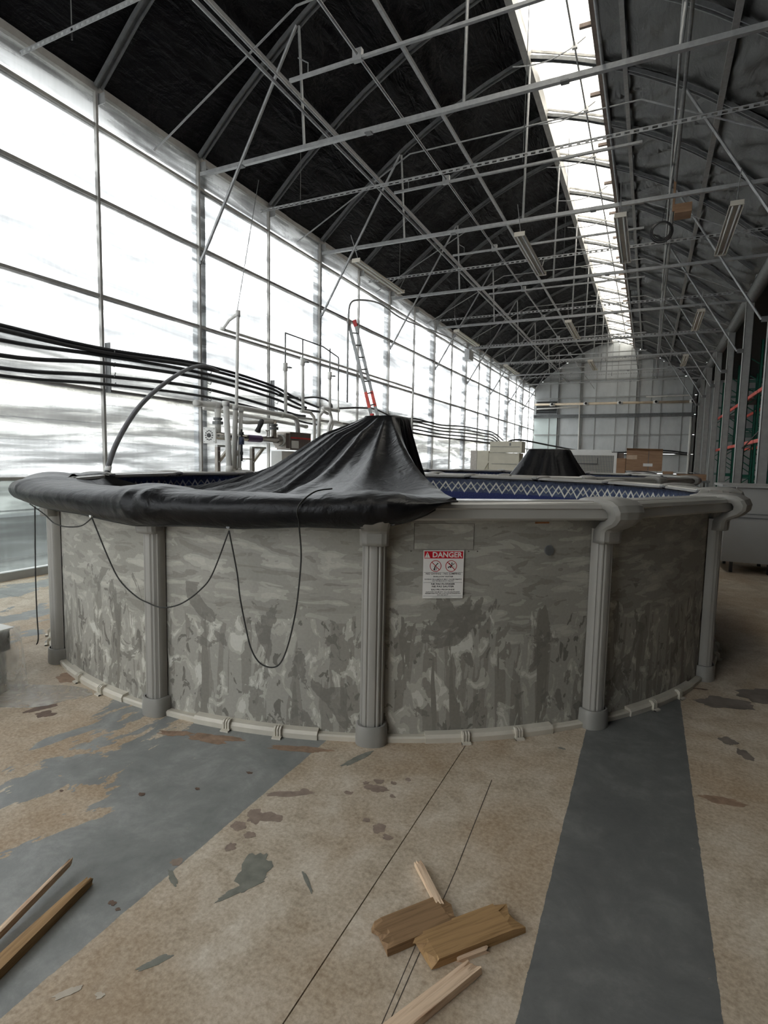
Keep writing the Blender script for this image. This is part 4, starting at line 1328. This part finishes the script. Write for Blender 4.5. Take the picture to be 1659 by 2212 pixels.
tag(obj('hung_hose', MB().tube(spline([(-6.85, 10.2, 2.87), (-6.84, 10.7, 2.95), (-6.84, 11.2, 2.95), (-6.82, 11.42, 2.86), (-6.82, 11.45, 2.76)], 8), 0.02, 8), 'hose', None, True, loc=(-6.86, 10.5, 2.9)), 'short black hose arching into the white pipe fittings', 'hose')
# thick hose arching down into the pool
bh = thing('fill_hose', 'thick grey hose arching from the left wall down to the pool rim', 'hose', (-5.62, 4.43, 1.38))
obj('hose_body', MB().tube(spline([(-5.57, 4.40, 1.20), (-5.62, 4.43, 1.40), (-5.80, 4.73, 1.76), (-6.10, 5.30, 2.205), (-6.40, 5.98, 2.59), (-6.70, 6.73, 2.93), (-6.88, 7.30, 3.10), (-6.90, 7.7, 3.07)], 8), 0.031, 10), 'hose_grey', bh, True)
obj('hose_clamp', MB().tube([(-5.605, 4.415, 1.385), (-5.645, 4.465, 1.44)], 0.036, 10), 'white', bh, True)

# --- water treatment pipework on the wall
uv = thing('uv_steriliser', 'polished tube water steriliser with white end plate and steel box', 'steriliser', (-6.55, 8.2, 1.75))
obj('tube_body', MB().tube([(-6.55, 7.15, 1.93), (-6.55, 9.0, 1.925)], 0.062, 16), 'chrome', uv, True)
pl = obj('end_plate', MB().box(-6.68, -6.42, 7.085, 7.11, 1.80, 2.06), 'white', uv)
dial = MB().cyl((-6.55, 7.085, 1.93), (0, -1, 0), 0.035, 0.02, 12)
obj('centre_knob', dial, 'black_plastic', pl)
for k in range(12):
    a = math.pi * 2 * k / 12
    obj('bolt', MB().cyl((-6.55 + 0.075 * math.cos(a), 7.085, 1.93 + 0.075 * math.sin(a)), (0, -1, 0), 0.010, 0.012, 6), 'black_plastic', pl)
for x, z in ((-6.655, 1.825), (-6.445, 1.825), (-6.655, 2.035), (-6.445, 2.035)):
    obj('bolt', MB().cyl((x, 7.085, z), (0, -1, 0), 0.007, 0.006, 6), 'galv_dark', pl)
obj('printed_band', MB().tube([(-6.55, 8.02, 1.927), (-6.55, 8.42, 1.926)], 0.0632, 16, False), 'purple_print', uv, True)
obj('flange', MB().cyl((-6.55, 8.93, 1.925), (0, 1, 0), 0.115, 0.045, 18), 'brushed', uv)
obj('flange', MB().cyl((-6.55, 9.02, 1.925), (0, 1, 0), 0.12, 0.03, 18), 'white', uv)
bx = obj('control_box', MB().box(-6.72, -6.40, 9.16, 9.90, 1.75, 2.10), 'brushed', uv)
obj('box_collar', MB().box(-6.68, -6.42, 9.05, 9.16, 1.78, 2.07), 'brushed', uv)
obj('spec_plate', MB().box(-6.398, -6.396, 9.2, 9.45, 1.78, 1.93), 'white', bx)
obj('stripe', MB().box(-6.399, -6.397, 9.17, 9.89, 1.97, 2.0), 'red_cap', bx)
for y, top in ((7.29, 2.38), (8.83, 2.30)):
    obj('riser', MB().tube([(-6.55, y, 1.97), (-6.55, y, top)], 0.052, 12), 'pvc' if y < 8 else 'brushed', uv, True)
    obj('union_nut', MB().cyl((-6.55, y, 2.12), (0, 0, 1), 0.09, 0.05, 14).cyl((-6.55, y, 2.19), (0, 0, 1), 0.075, 0.04, 14), 'galv_dark', uv)
obj('drain_cock', MB().tube([(-6.55, 8.62, 1.98), (-6.55, 8.62, 2.09)], 0.012, 8).cyl((-6.55, 8.58, 2.09), (0, 1, 0), 0.012, 0.08, 8), 'brushed', uv)
for y in (7.40, 8.32):
    b = thing('support_bracket', 'grey triangular bracket under the %s end of the water steriliser' % ('near' if y < 8 else 'far'), 'bracket', (-6.6, y, 1.4), 'brackets under the steriliser')
    obj('shelf_arm', MB().box(-6.72, -6.66, y, y + 0.42, 1.75, 1.785), 'white', b)
    obj('back_leg', MB().box(-6.72, -6.66, y, y + 0.07, 0.0, 1.75), 'brushed', b)
    obj('diagonal_strut', MB().bar((-6.69, y + 0.02, 1.47), (-6.69, y + 0.36, 1.76), 0.05, 0.05), 'track', b)
    for z in (1.50, 1.68):
        obj('bolt', MB().cyl((-6.66, y + 0.035, z), (1, 0, 0), 0.012, 0.008, 6), 'white', b)
# saddle resting on far bracket
def pipe(name, pts, r, label, mat='pvc', n=10, sp=0, fittings=()):
    t = thing(name, label, 'pipe', pts[0])
    obj('pipe_run', MB().tube(spline(pts, sp) if sp else pts, r, n), mat, t, True)
    for p, ax, rr, h in fittings:
        obj('coupling', MB().cyl(Vector(p) - Vector(ax) * h / 2, ax, rr, h, n), mat, t, True)
    return t
pipe('water_header', [(-6.55, 6.80, 2.42), (-6.55, 7.6, 2.45), (-6.57, 9.45, 2.42), (-6.58, 9.62, 2.38), (-6.60, 9.70, 2.28), (-6.60, 9.74, 1.95)], 0.048, 'thick white header pipe above the water steriliser', fittings=[((-6.55, 6.83, 2.42), (0, 1, 0), .058, .10), ((-6.55, 7.29, 2.435), (0, 1, 0), .06, .16), ((-6.56, 9.1, 2.425), (0, 1, 0), .058, .10)])
pipe('water_header', [(-6.74, 7.17, 2.385), (-6.74, 10.25, 2.27)], 0.034, 'thinner white pipe behind the header above the steriliser', fittings=[((-6.74, 10.22, 2.27), (0, 1, 0), .042, .08)])
pipe('cross_pipe', [(-6.55, 7.72, 2.22), (-6.52, 7.95, 2.20), (-6.52, 8.25, 2.22), (-6.55, 8.83, 2.27)], 0.035, 'short white pipe joining the risers of the steriliser', sp=5)
tag(obj('hose_nozzle', MB().tube([(-6.40, 8.28, 2.26), (-6.40, 8.24, 2.20), (-6.40, 8.19, 2.12), (-6.40, 8.15, 2.05)], [0.04, 0.05, 0.04, 0.055], 10), 'black_plastic', None, True, loc=(-6.4, 8.2, 2.1)), 'black float or nozzle hanging from the steriliser pipes', 'nozzle')
tag(obj('white_block', MB().box(-6.7, -6.45, 8.95, 9.75, 1.42, 1.72), 'white', None, loc=(-6.6, 9.3, 1.42)), 'white box under the steel box of the steriliser', 'box')
# pipes dropping into the pool beside the cover
VP = [([(-5.93, 6.78, 2.40), (-5.93, 6.87, 1.15)], .045, 'pvc', 'thick white pipe leaning into the pool, leftmost of the bundle'),
      ([(-5.95, 7.02, 2.36), (-5.95, 6.95, 1.10)], .036, 'pvc', 'white pipe dropping into the pool, second of the bundle'),
      ([(-5.98, 7.13, 3.83), (-5.98, 7.04, 1.10)], .026, 'pvc', 'tall thin white pipe rising from the pool to the elbow'),
      ([(-5.95, 7.16, 2.33), (-5.95, 7.09, 1.12)], .033, 'pvc', 'short white pipe dropping into the pool, rightmost of the bundle')]
for pts, r, mt, lb in VP:
    m = Vector(pts[0]).lerp(Vector(pts[1]), 0.8)
    t = pipe('drop_pipe', pts, r, lb, mt, fittings=[(m, (0, 0, 1), r * 1.3, .09), (pts[0], (0, 0, 1), r * 1.2, .07)])
vv = thing('valve_chain', 'blue and black valve hanging among the pool pipes', 'valve', (-5.86, 7.06, 1.5))
obj('valve_body', MB().cyl((-5.86, 7.06, 1.78), (0, 0, 1), 0.04, 0.12, 10), 'blue_plastic', vv, True)
obj('valve_stem', MB().tube([(-5.86, 7.06, 1.52), (-5.86, 7.06, 2.02)], 0.016, 8).cyl((-5.86, 7.06, 1.93), (0, 0, 1), 0.035, 0.05, 10).cyl((-5.86, 7.06, 1.62), (0, 0, 1), 0.025, 0.05, 10), 'black_plastic', vv, True)
obj('valve_lever', MB().box(-5.90, -5.80, 7.10, 7.24, 1.545, 1.565), 'track', vv)
pipe('overhead_pipe', [(-5.98, 7.13, 3.83), (-6.3, 7.3, 3.80), (-6.62, 7.52, 3.74), (-6.68, 7.6, 3.74), (-6.72, 11.4, 3.78), (-6.74, 16.15, 3.80), (-6.74, 16.2, 3.72), (-6.72, 16.08, 2.2)], 0.026, 'long white pipe along the left wall from the tall elbow', 'pvc', fittings=[((-5.98, 7.13, 3.83), (0, 0, 1), .036, .09), ((-6.66, 7.55, 3.74), (0, 1, 0), .034, .08)])
tag(obj('hanging_wire', MB().tube([(-5.99, 7.12, 3.85), (-6.25, 8.0, 6.27)], 0.006, 5), 'galv_dark', None, loc=(-6, 7.2, 3.85)), 'thin wire from the tall pipe elbow up to the strut', 'wire')
# manifold of four thin verticals
mf = thing('vent_manifold', 'manifold of four upright white pipes joined by a thin top pipe', 'pipe', (-6.8, 10.6, 2.4))
obj('top_pipe', MB().tube([(-6.8, 9.545, 4.107), (-6.8, 10.99, 4.106), (-6.8, 11.68, 3.99), (-6.8, 11.70, 3.96)], 0.016, 8), 'galv_dark', mf, True)
for y, z1, zm, z0 in ((9.55, 4.11, 3.45, 2.47), (10.18, 4.10, 3.66, 2.60), (11.30, 4.12, 3.53, 2.60), (11.70, 3.97, 3.2, 2.45)):
    obj('thin_riser', MB().tube([(-6.8, y, z1), (-6.8, y, zm)], 0.016, 8), 'galv_dark', mf, True)
    th = 0.034 if y < 11.5 else 0.018
    rs = obj('riser', MB().tube([(-6.8, y, zm), (-6.8, y + 0.02, z0)], th, 8), 'pvc', mf, True)
    if y < 11.5:
        obj('union', MB().cyl((-6.8, y, zm - 0.1), (0, 0, 1), 0.05, 0.16, 10), 'pvc', rs, True)
        obj('tap_lever', MB().box(-6.78, -6.70, y, y + 0.10, zm - 0.04, zm - 0.015), 'galv_dark', rs)
pipe('bent_pipe', [(-6.75, 10.05, 2.585), (-6.75, 10.42, 2.585), (-6.75, 10.56, 2.50), (-6.75, 10.58, 2.30), (-6.75, 10.58, 1.5)], 0.036, 'white pipe bending down left of the post behind the cover')
pipe('bent_pipe', [(-6.75, 11.14, 2.62), (-6.75, 10.95, 2.66), (-6.75, 10.80, 2.55), (-6.75, 10.76, 2.33), (-6.75, 10.76, 1.5)], 0.036, 'white pipe bending down right of the post behind the cover')
pipe('fitting_cluster', [(-6.82, 11.05, 2.74), (-6.82, 11.35, 2.74), (-6.82, 11.75, 2.74)], 0.045, 'white pipe fitting joining the black hoses', fittings=[((-6.82, 11.3, 2.74), (0, 1, 0), .058, .10), ((-6.82, 11.7, 2.75), (0, 1, 0), .055, .08)])
pipe('fitting_cluster', [(-6.82, 11.32, 2.72), (-6.80, 11.40, 2.50), (-6.78, 11.25, 2.30), (-6.78, 11.22, 1.6)], 0.04, 'white pipe twisting down from the hose fitting', sp=4)
pipe('fitting_cluster', [(-6.80, 11.9, 2.45), (-6.80, 11.5, 2.47), (-6.78, 11.42, 2.40), (-6.8, 11.35, 2.2)], 0.03, 'short bent white pipe below the hose fitting', sp=4)
# grey hoop conduit on the wall
tag(obj('hoop_conduit', MB().tube(spline([(-6.9, 12.32, 3.0), (-6.9, 12.31, 4.6), (-6.9, 12.33, 5.1), (-6.9, 12.42, 5.42), (-6.9, 12.85, 5.62), (-6.9, 14.05, 5.84), (-6.9, 15.65, 5.80), (-6.9, 18.5, 6.02), (-6.92, 21.6, 6.17), (-6.95, 30, 6.18)], 7), 0.024, 8), 'galv', None, True, loc=(-6.9, 12.3, 3)), 'grey conduit bent into a hoop above the ladder', 'conduit')
tag(obj('grey_junction_box', MB().box(-7.05, -6.85, 22.3, 22.9, 5.75, 6.15), 'galv', None, loc=(-6.95, 22.6, 5.75)), 'grey junction box under the left eave far down the wall', 'box')

# --- ladder leaning on the wall
ld = thing('ladder', 'aluminium ladder with red tips leaning on the left wall behind the cover', 'ladder', (-5.92, 13.5, 0))
LT, LB = Vector((-6.90, 12.33, 4.97)), Vector((-5.92, 13.33, 0.0))
LO = Vector((-0.04, 0.41, 0.075))
LU = (LT - LB).cross(LO).normalized()
for k, w in enumerate((Vector((0, 0, 0)), LO)):
    lb = LB + (LT - LB).normalized() * (-0.075 * k)
    rl = obj('rail', MB().bar(LT + w, lb + w, 0.03, 0.075, LU), 'galv', ld)
    d = (LB - LT).normalized()
    obj('tip', MB().bar(LT + w - d * 0.06, LT + w + d * 0.10, 0.042, 0.09, LU), 'red_cap' if k else 'brownbar', rl)
    obj('foot', MB().bar(lb + w - d * .06, lb + w, 0.05, 0.10, LU), 'black_plastic', rl)
    obj('warning_label', MB().bar(LT + w + d * 1.75, LT + w + d * 2.15, 0.033, 0.078, LU), 'red', rl)
for k in range(16):
    p = LT.lerp(LB, (k + 0.9) / 17)
    obj('rung', MB().tube([p, p + LO], 0.017, 8), 'galv_dark', ld, True)
for f in (0.46, 0.53):
    p = LT.lerp(LB, f)
    obj('lock_bracket', MB().box(p.x - .02, p.x + .06, p.y - 0.035, p.y + 0.02, p.z - 0.07, p.z + 0.07), 'red_cap', ld)

# --- equipment and boxes behind the second pool
cb = thing('beige_cabinet', 'beige electrical cabinet with hoses entering, beyond the second pool', 'cabinet', (-5.6, 22.5, 0))
obj('upper_box', MB().box(-5.78, -4.52, 22.0, 22.7, 1.98, 2.42), 'beige', cb)
obj('body', MB().box(-5.82, -4.62, 22.05, 22.85, 0, 1.96), 'beige', cb)
obj('door_seam', MB().box(-5.70, -4.70, 22.035, 22.05, 1.52, 1.535), 'galv_dark', cb)
obj('upper_seam', MB().box(-5.72, -4.58, 21.99, 22.0, 2.20, 2.215), 'galv_dark', cb)
obj('latch', MB().box(-5.0, -4.95, 21.98, 22.0, 2.25, 2.36), 'galv_dark', cb)
c2 = thing('low_cabinet', 'low beige cabinet with dark side left of the tall cabinet', 'cabinet', (-6.3, 22.7, 0))
obj('body', MB().box(-6.35, -5.88, 22.2, 22.9, 0, 2.05), 'beige', c2)
obj('dark_side', MB().box(-6.62, -6.36, 22.2, 22.9, 0, 2.05), 'brushed', c2)
obj('diagonal_brace', MB().bar((-6.1, 22.17, 1.2), (-5.86, 22.17, 1.62), 0.05, 0.05), 'beige', c2)
cu = thing('cooling_unit', 'white framed cooling unit with fine grid behind the second pool', 'cooling unit', (-1.7, 18.6, 0))
obj('grid', MB().box(-2.25, -0.98, 18.52, 18.9, 0.5, 1.86), 'coil', cu)
obj('frame', MB().box(-2.32, -0.90, 18.48, 18.95, 1.86, 1.95).box(-0.98, -0.90, 18.48, 18.95, 0.4, 1.86).box(-2.32, -2.25, 18.48, 18.95, 0.4, 1.86).box(-2.32, -0.90, 18.48, 18.95, 0.4, 0.5), 'white', cu)
obj('side_panel', MB().box(-0.89, -0.72, 18.6, 18.98, 0.4, 1.93), 'brownbar', cu)
obj('rod', MB().box(-2.0, -1.45, 18.46, 18.48, 1.58, 1.60).box(-1.46, -1.44, 18.46, 18.48, 1.58, 1.78), 'black_plastic', cu)
obj('stand', MB().box(-2.25, -2.15, 18.5, 18.9, 0, 0.4).box(-1.08, -0.98, 18.5, 18.9, 0, 0.4), 'galv_dark', cu)
tag(obj('white_board', MB().box(-2.5, -1.1, 19.2, 19.3, 0.0, 2.05), 'white', None, loc=(-1.8, 19.2, 0)), 'white board standing behind the cooling unit', 'board')
# table with boxes
tb = thing('work_table', 'plain table carrying the cardboard boxes behind the second pool', 'table', (0.2, 17.7, 0))
obj('tabletop', MB().box(-1.0, 1.5, 17.2, 18.3, 1.14, 1.19), 'galv_dark', tb)
for x in (-0.95, 1.45):
    for y in (17.25, 18.25):
        obj('leg', MB().box(x - 0.025, x + 0.025, y - 0.025, y + 0.025, 0, 1.14), 'galv_dark', tb)
def carton(x0, x1, y0, y1, z0, z1, label, lab=True, skew=0.0, tape=True):
    t = thing('cardboard_box', label, 'box', ((x0 + x1) / 2, (y0 + y1) / 2, z0), 'cardboard boxes behind the second pool')
    obj('carton', MB().box(x0, x1, y0, y1, z0, z1), 'card', t)
    if tape:
        xm = lerp(x0, x1, 0.62)
        obj('tape', MB().box(xm - 0.012, xm + 0.012, y0 - 0.002, y0, z0 + 0.01, z1 - 0.01), 'brownbar', t)
        obj('tape', MB().box(x0 + 0.01, lerp(x0, x1, .3), y0 - 0.002, y0, lerp(z0, z1, .55), lerp(z0, z1, .75)), 'tape', t)
    if lab:
        obj('shipping_label', MB().box(lerp(x0, x1, .48), lerp(x0, x1, .74), y0 - 0.004, y0 - 0.002, lerp(z0, z1, .22), lerp(z0, z1, .36)), 'white', t)
    return t
bigb = carton(-0.60, 0.33, 17.45, 18.1, 1.42, 2.01, 'big brown cardboard box with a shipping label on white bag')
for s in (-1, 1):
    pass
obj('flap', MB().bar((-0.60, 17.42, 2.02), (0.33, 17.42, 2.0), 0.16, 0.006, (0, .5, 1)), 'card', bigb)
bagm = MB()
rows = []
for i in range(15):
    u = i / 14
    row = []
    for j in range(12):
        a = 2 * math.pi * j / 12
        k = (math.sin(math.pi * min(max(u, .02), .98)) ** 0.35)
        row.append((lerp(-0.66, 0.22, u), 17.75 + 0.33 * k * math.cos(a), 1.305 + 0.115 * k * math.copysign(abs(math.sin(a)) ** .6, math.sin(a)) + 0.012 * noise.noise(Vector((u * 5, a, 0)))))
    rows.append(row)
bagm.quad_grid(rows, close_u=True)
bg = obj('bag', bagm, 'white', None, True, loc=(-0.2, 17.75, 1.19))
tag(bg, 'white printed bag lying under the big cardboard box', 'bag')
carton(0.36, 0.62, 17.4, 17.8, 1.19, 1.42, 'small brown cardboard box right of the white bag', False, tape=False)
carton(0.72, 1.42, 17.4, 18.1, 1.19, 1.36, 'flat brown cardboard box at the right end of the table', False, tape=False)
tag(obj('folded_bag', MB().quad_grid([[(lerp(0.66, 1.30, i / 8), lerp(17.38, 18.0, j / 4), 1.375 + 0.02 * noise.noise(Vector((i * .9, j * 1.1, 3))) + 0.03 * math.sin(math.pi * i / 8)) for j in range(5)] for i in range(9)]), 'white', None, True, loc=(1, 17.7, 1.36)), 'folded white bag lying on the flat cardboard box', 'bag')
carton(-0.86, -0.62, 17.6, 18.0, 1.19, 1.77, 'tall narrow cardboard box left of the big one', False, tape=False)

# --- grey container at the right, behind the pool
gc = thing('grey_container', 'low grey panelled container on short feet at the right beyond the pool', 'container', (1.7, 10.2, 0))
obj('lower_body', MB().box(1.06, 2.3, 9.62, 10.7, 0.17, 0.83), 'grey_box', gc)
obj('seam_rail', MB().box(1.05, 2.31, 9.605, 10.71, 0.83, 0.845).box(1.05, 2.31, 9.61, 10.71, 0.885, 0.90), 'galv_dark', gc)
obj('middle_band', MB().box(1.06, 2.3, 9.62, 10.7, 0.845, 0.885), 'grey_box', gc)
obj('upper_body', MB().box(1.055, 2.3, 9.615, 10.7, 0.90, 1.28), 'grey_box', gc)
obj('top_lip', MB().box(1.0, 2.33, 9.56, 10.75, 1.28, 1.315), 'grey_box', gc)
obj('latch', MB().box(1.17, 1.18, 9.55, 9.56, 1.25, 1.29), 'white', gc)
for x in (1.2, 1.68, 2.2):
    for y in (9.75, 10.55):
        obj('foot', MB().box(x - 0.02, x + 0.02, y - 0.04, y + 0.04, 0, 0.17), 'black_plastic', gc)

# --- odds and ends under the roof
tag(obj('brown_panel', MB().box(0.16, 0.44, 11.9, 12.25, 6.2, 6.36).box(0.12, 0.16, 12.05, 12.08, 6.3, 6.85), 'card', None, loc=(0.3, 12.1, 6.2)), 'small brown cardboard box lodged under the right roof slope', 'box')
coil = MB()
for k in range(3):
    pts = [(0.06 + (0.16 + 0.02 * k) * math.cos(2 * math.pi * j / 24) - .1, 12.4 + 0.03 * k, 6.1 + (0.16 + 0.02 * k) * math.sin(2 * math.pi * j / 24)) for j in range(25)]
    coil.tube(pts, 0.012, 5)
coil.tube([(-0.04, 12.4, 6.25), (0.04, 12.4, 6.80)], 0.006, 5)
tag(obj('cable_coil', coil, 'hose', None, True, loc=(0, 12.4, 6.1)), 'coil of black cable hanging from the right roof pipe', 'cable')

# --- plastic-wrapped pallet load at the left edge
pw = thing('wrapped_load', 'plastic-wrapped dark box standing at the left edge of the floor', 'box', (-4.4, 1.8, 0))
obj('load_box', MB().box(-5.2, -3.86, 1.35, 2.25, 0.24, 0.385), 'dark', pw)
obj('load_base', MB().box(-5.2, -3.88, 1.37, 2.23, 0.0, 0.24), 'insul', pw)
obj('load_top', MB().box(-5.2, -3.84, 1.33, 2.27, 0.385, 0.395), 'white', pw)
rows = []
path = []
for k in range(41):
    u = k / 40
    if u < 0.5:
        p = Vector((lerp(-5.2, -3.82, u / 0.5), 1.31, 0))
        nrm = Vector((0, -1, 0))
    elif u < 0.56:
        a = (u - 0.5) / 0.06 * math.pi / 2
        p = Vector((-3.84 + 0.02 * math.sin(a), 1.33 - 0.02 * math.cos(a), 0))
        nrm = Vector((math.sin(a), -math.cos(a), 0))
    else:
        p = Vector((-3.82, lerp(1.33, 2.29, (u - 0.56) / 0.44), 0))
        nrm = Vector((1, 0, 0))
    path.append((p, nrm, u))
for j in range(9):
    v = j / 8
    row = []
    for p, nrm, u in path:
        z = lerp(0.402, 0.004, v)
        fl = 0.012 + 0.09 * v ** 1.6 + 0.05 * v * noise.noise(Vector((u * 14, v * 1.5, 0)))
        q = p + nrm * fl
        row.append((q.x, q.y, max(0.003, z + 0.02 * v * noise.noise(Vector((u * 9, 3, v))))))
    rows.append(row)
obj('wrap_sheet', MB().quad_grid(rows), 'wrap', pw, True)
ps = []
for k in range(26):
    a = 2 * math.pi * k / 26
    rr = 1 + 0.25 * noise.noise(Vector((math.cos(a) * 1.5, math.sin(a) * 1.5, 4)))
    x, y = 0.42 * rr * math.cos(a), 0.20 * rr * math.sin(a)
    ps.append((-3.62 + x * .82 + y * .55, 2.16 + x * .45 - y * .8, 0.002))
tag(obj('floor_film', MB().poly(ps, 0.002), 'wrap', None, loc=(-3.6, 2.15, 0)), 'thin clear plastic film lying on the floor left of the pool', 'plastic film')

# --- broken wood on the floor
def board(name, a, b, w, h, z0, mat_top, label, taper=(1, 1), jag=0.02, lift=(0, 0), twist=0.0, seed=0):
    """split piece of lumber from a to b (floor coordinates), ragged at both ends"""
    a, b = Vector((a[0], a[1], 0)), Vector((b[0], b[1], 0))
    L = (b - a).length
    rnd = random.Random(seed)
    ns, nw = 12, 7
    def zz(x, top, y):
        return (h if top else 0) + (rnd.uniform(-.002, .002) if top else 0)
    rows = []
    for top in (True, False):
        for j in range(nw + 1):
            v = j / nw
            row = []
            e0 = rnd.uniform(-jag, jag)
            e1 = rnd.uniform(-jag, jag)
            for i in range(ns + 1):
                u = i / ns
                ww = w * lerp(taper[0], taper[1], u)
                x = u * L + (e0 if i == 0 else 0) + (e1 if i == ns else 0)
                y = (v - 0.5) * ww
                z = z0 + lerp(lift[0], lift[1], u) + (h * (1 - 0.12 * abs(v - .5)) if top else 0.0)
                if i in (0, ns):
                    z += rnd.uniform(-h * .25, 0) if top else rnd.uniform(0, h * .15)
                row.append((x, y, z + twist * (v - 0.5) * u))
            rows.append(row)
    # order: top rows j=0..nw then bottom rows nw..0 to close the loop
    loop = rows[:nw + 1] + rows[nw + 1:][::-1]
    mb = MB().quad_grid(loop, close_v=True)
    nc = ns + 1
    k = len(loop)
    mb.f.append(tuple(i * nc for i in range(k)))
    mb.f.append(tuple(i * nc + ns for i in reversed(range(k))))
    o = obj(name, mb, mat_top)
    d = (b - a).normalized()
    # grain runs along local y of the texture: keep x along the board via rotation
    o.matrix_world = Matrix((d, Vector((-d.y, d.x, 0)), Vector((0, 0, 1)))).transposed().to_4x4()
    o.location = a
    return o
G = 'broken pieces of wood on the floor'
tag(board('wood_offcut', (-0.70, 1.535), (-0.545, 1.735), .118, .032, 0.0, 'wood_dark', '', jag=.022, seed=1), 'short broken plank, left of the two beside the grey stripe', 'wood', G)
tag(board('wood_offcut', (-0.565, 1.545), (-0.345, 1.80), .118, .032, 0.0, 'wood', '', jag=.024, seed=2), 'short broken plank with fresh tan face, right of the two', 'wood', G)
tag(board('wood_splinter', (-0.725, 1.905), (-0.575, 1.735), .032, .022, 0.0, 'wood_raw', '', (0.9, .8), jag=.008, lift=(0, .012), seed=3), 'pale split stick leaning against the left plank', 'wood', G)
tag(board('wood_splinter', (-0.455, 1.575), (-0.385, 1.655), .026, .014, 0.0, 'wood_raw', '', (.6, .8), jag=.01, seed=4), 'small wood chip beside the right plank', 'wood', G)
tag(board('wood_splinter', (-0.60, 1.16), (-0.400, 1.565), .05, .03, 0.0, 'wood_raw', '', (1.1, .9), jag=.012, seed=5), 'split pale stick below the two planks at the bottom edge', 'wood', G)
tag(board('wood_strip', (-1.64, .62), (-1.765, 1.262), .066, .034, 0.0, 'wood', '', (1.1, .42), jag=.02, seed=6), 'long tan wood strip at the lower left edge', 'wood', G)
tag(board('wood_splinter', (-1.725, .66), (-1.885, 1.285), .026, .026, 0.0, 'wood_raw', '', (1.2, .35), jag=.012, lift=(.0, .03), seed=7), 'long pale splinter split off the wood strip at lower left', 'wood', G)
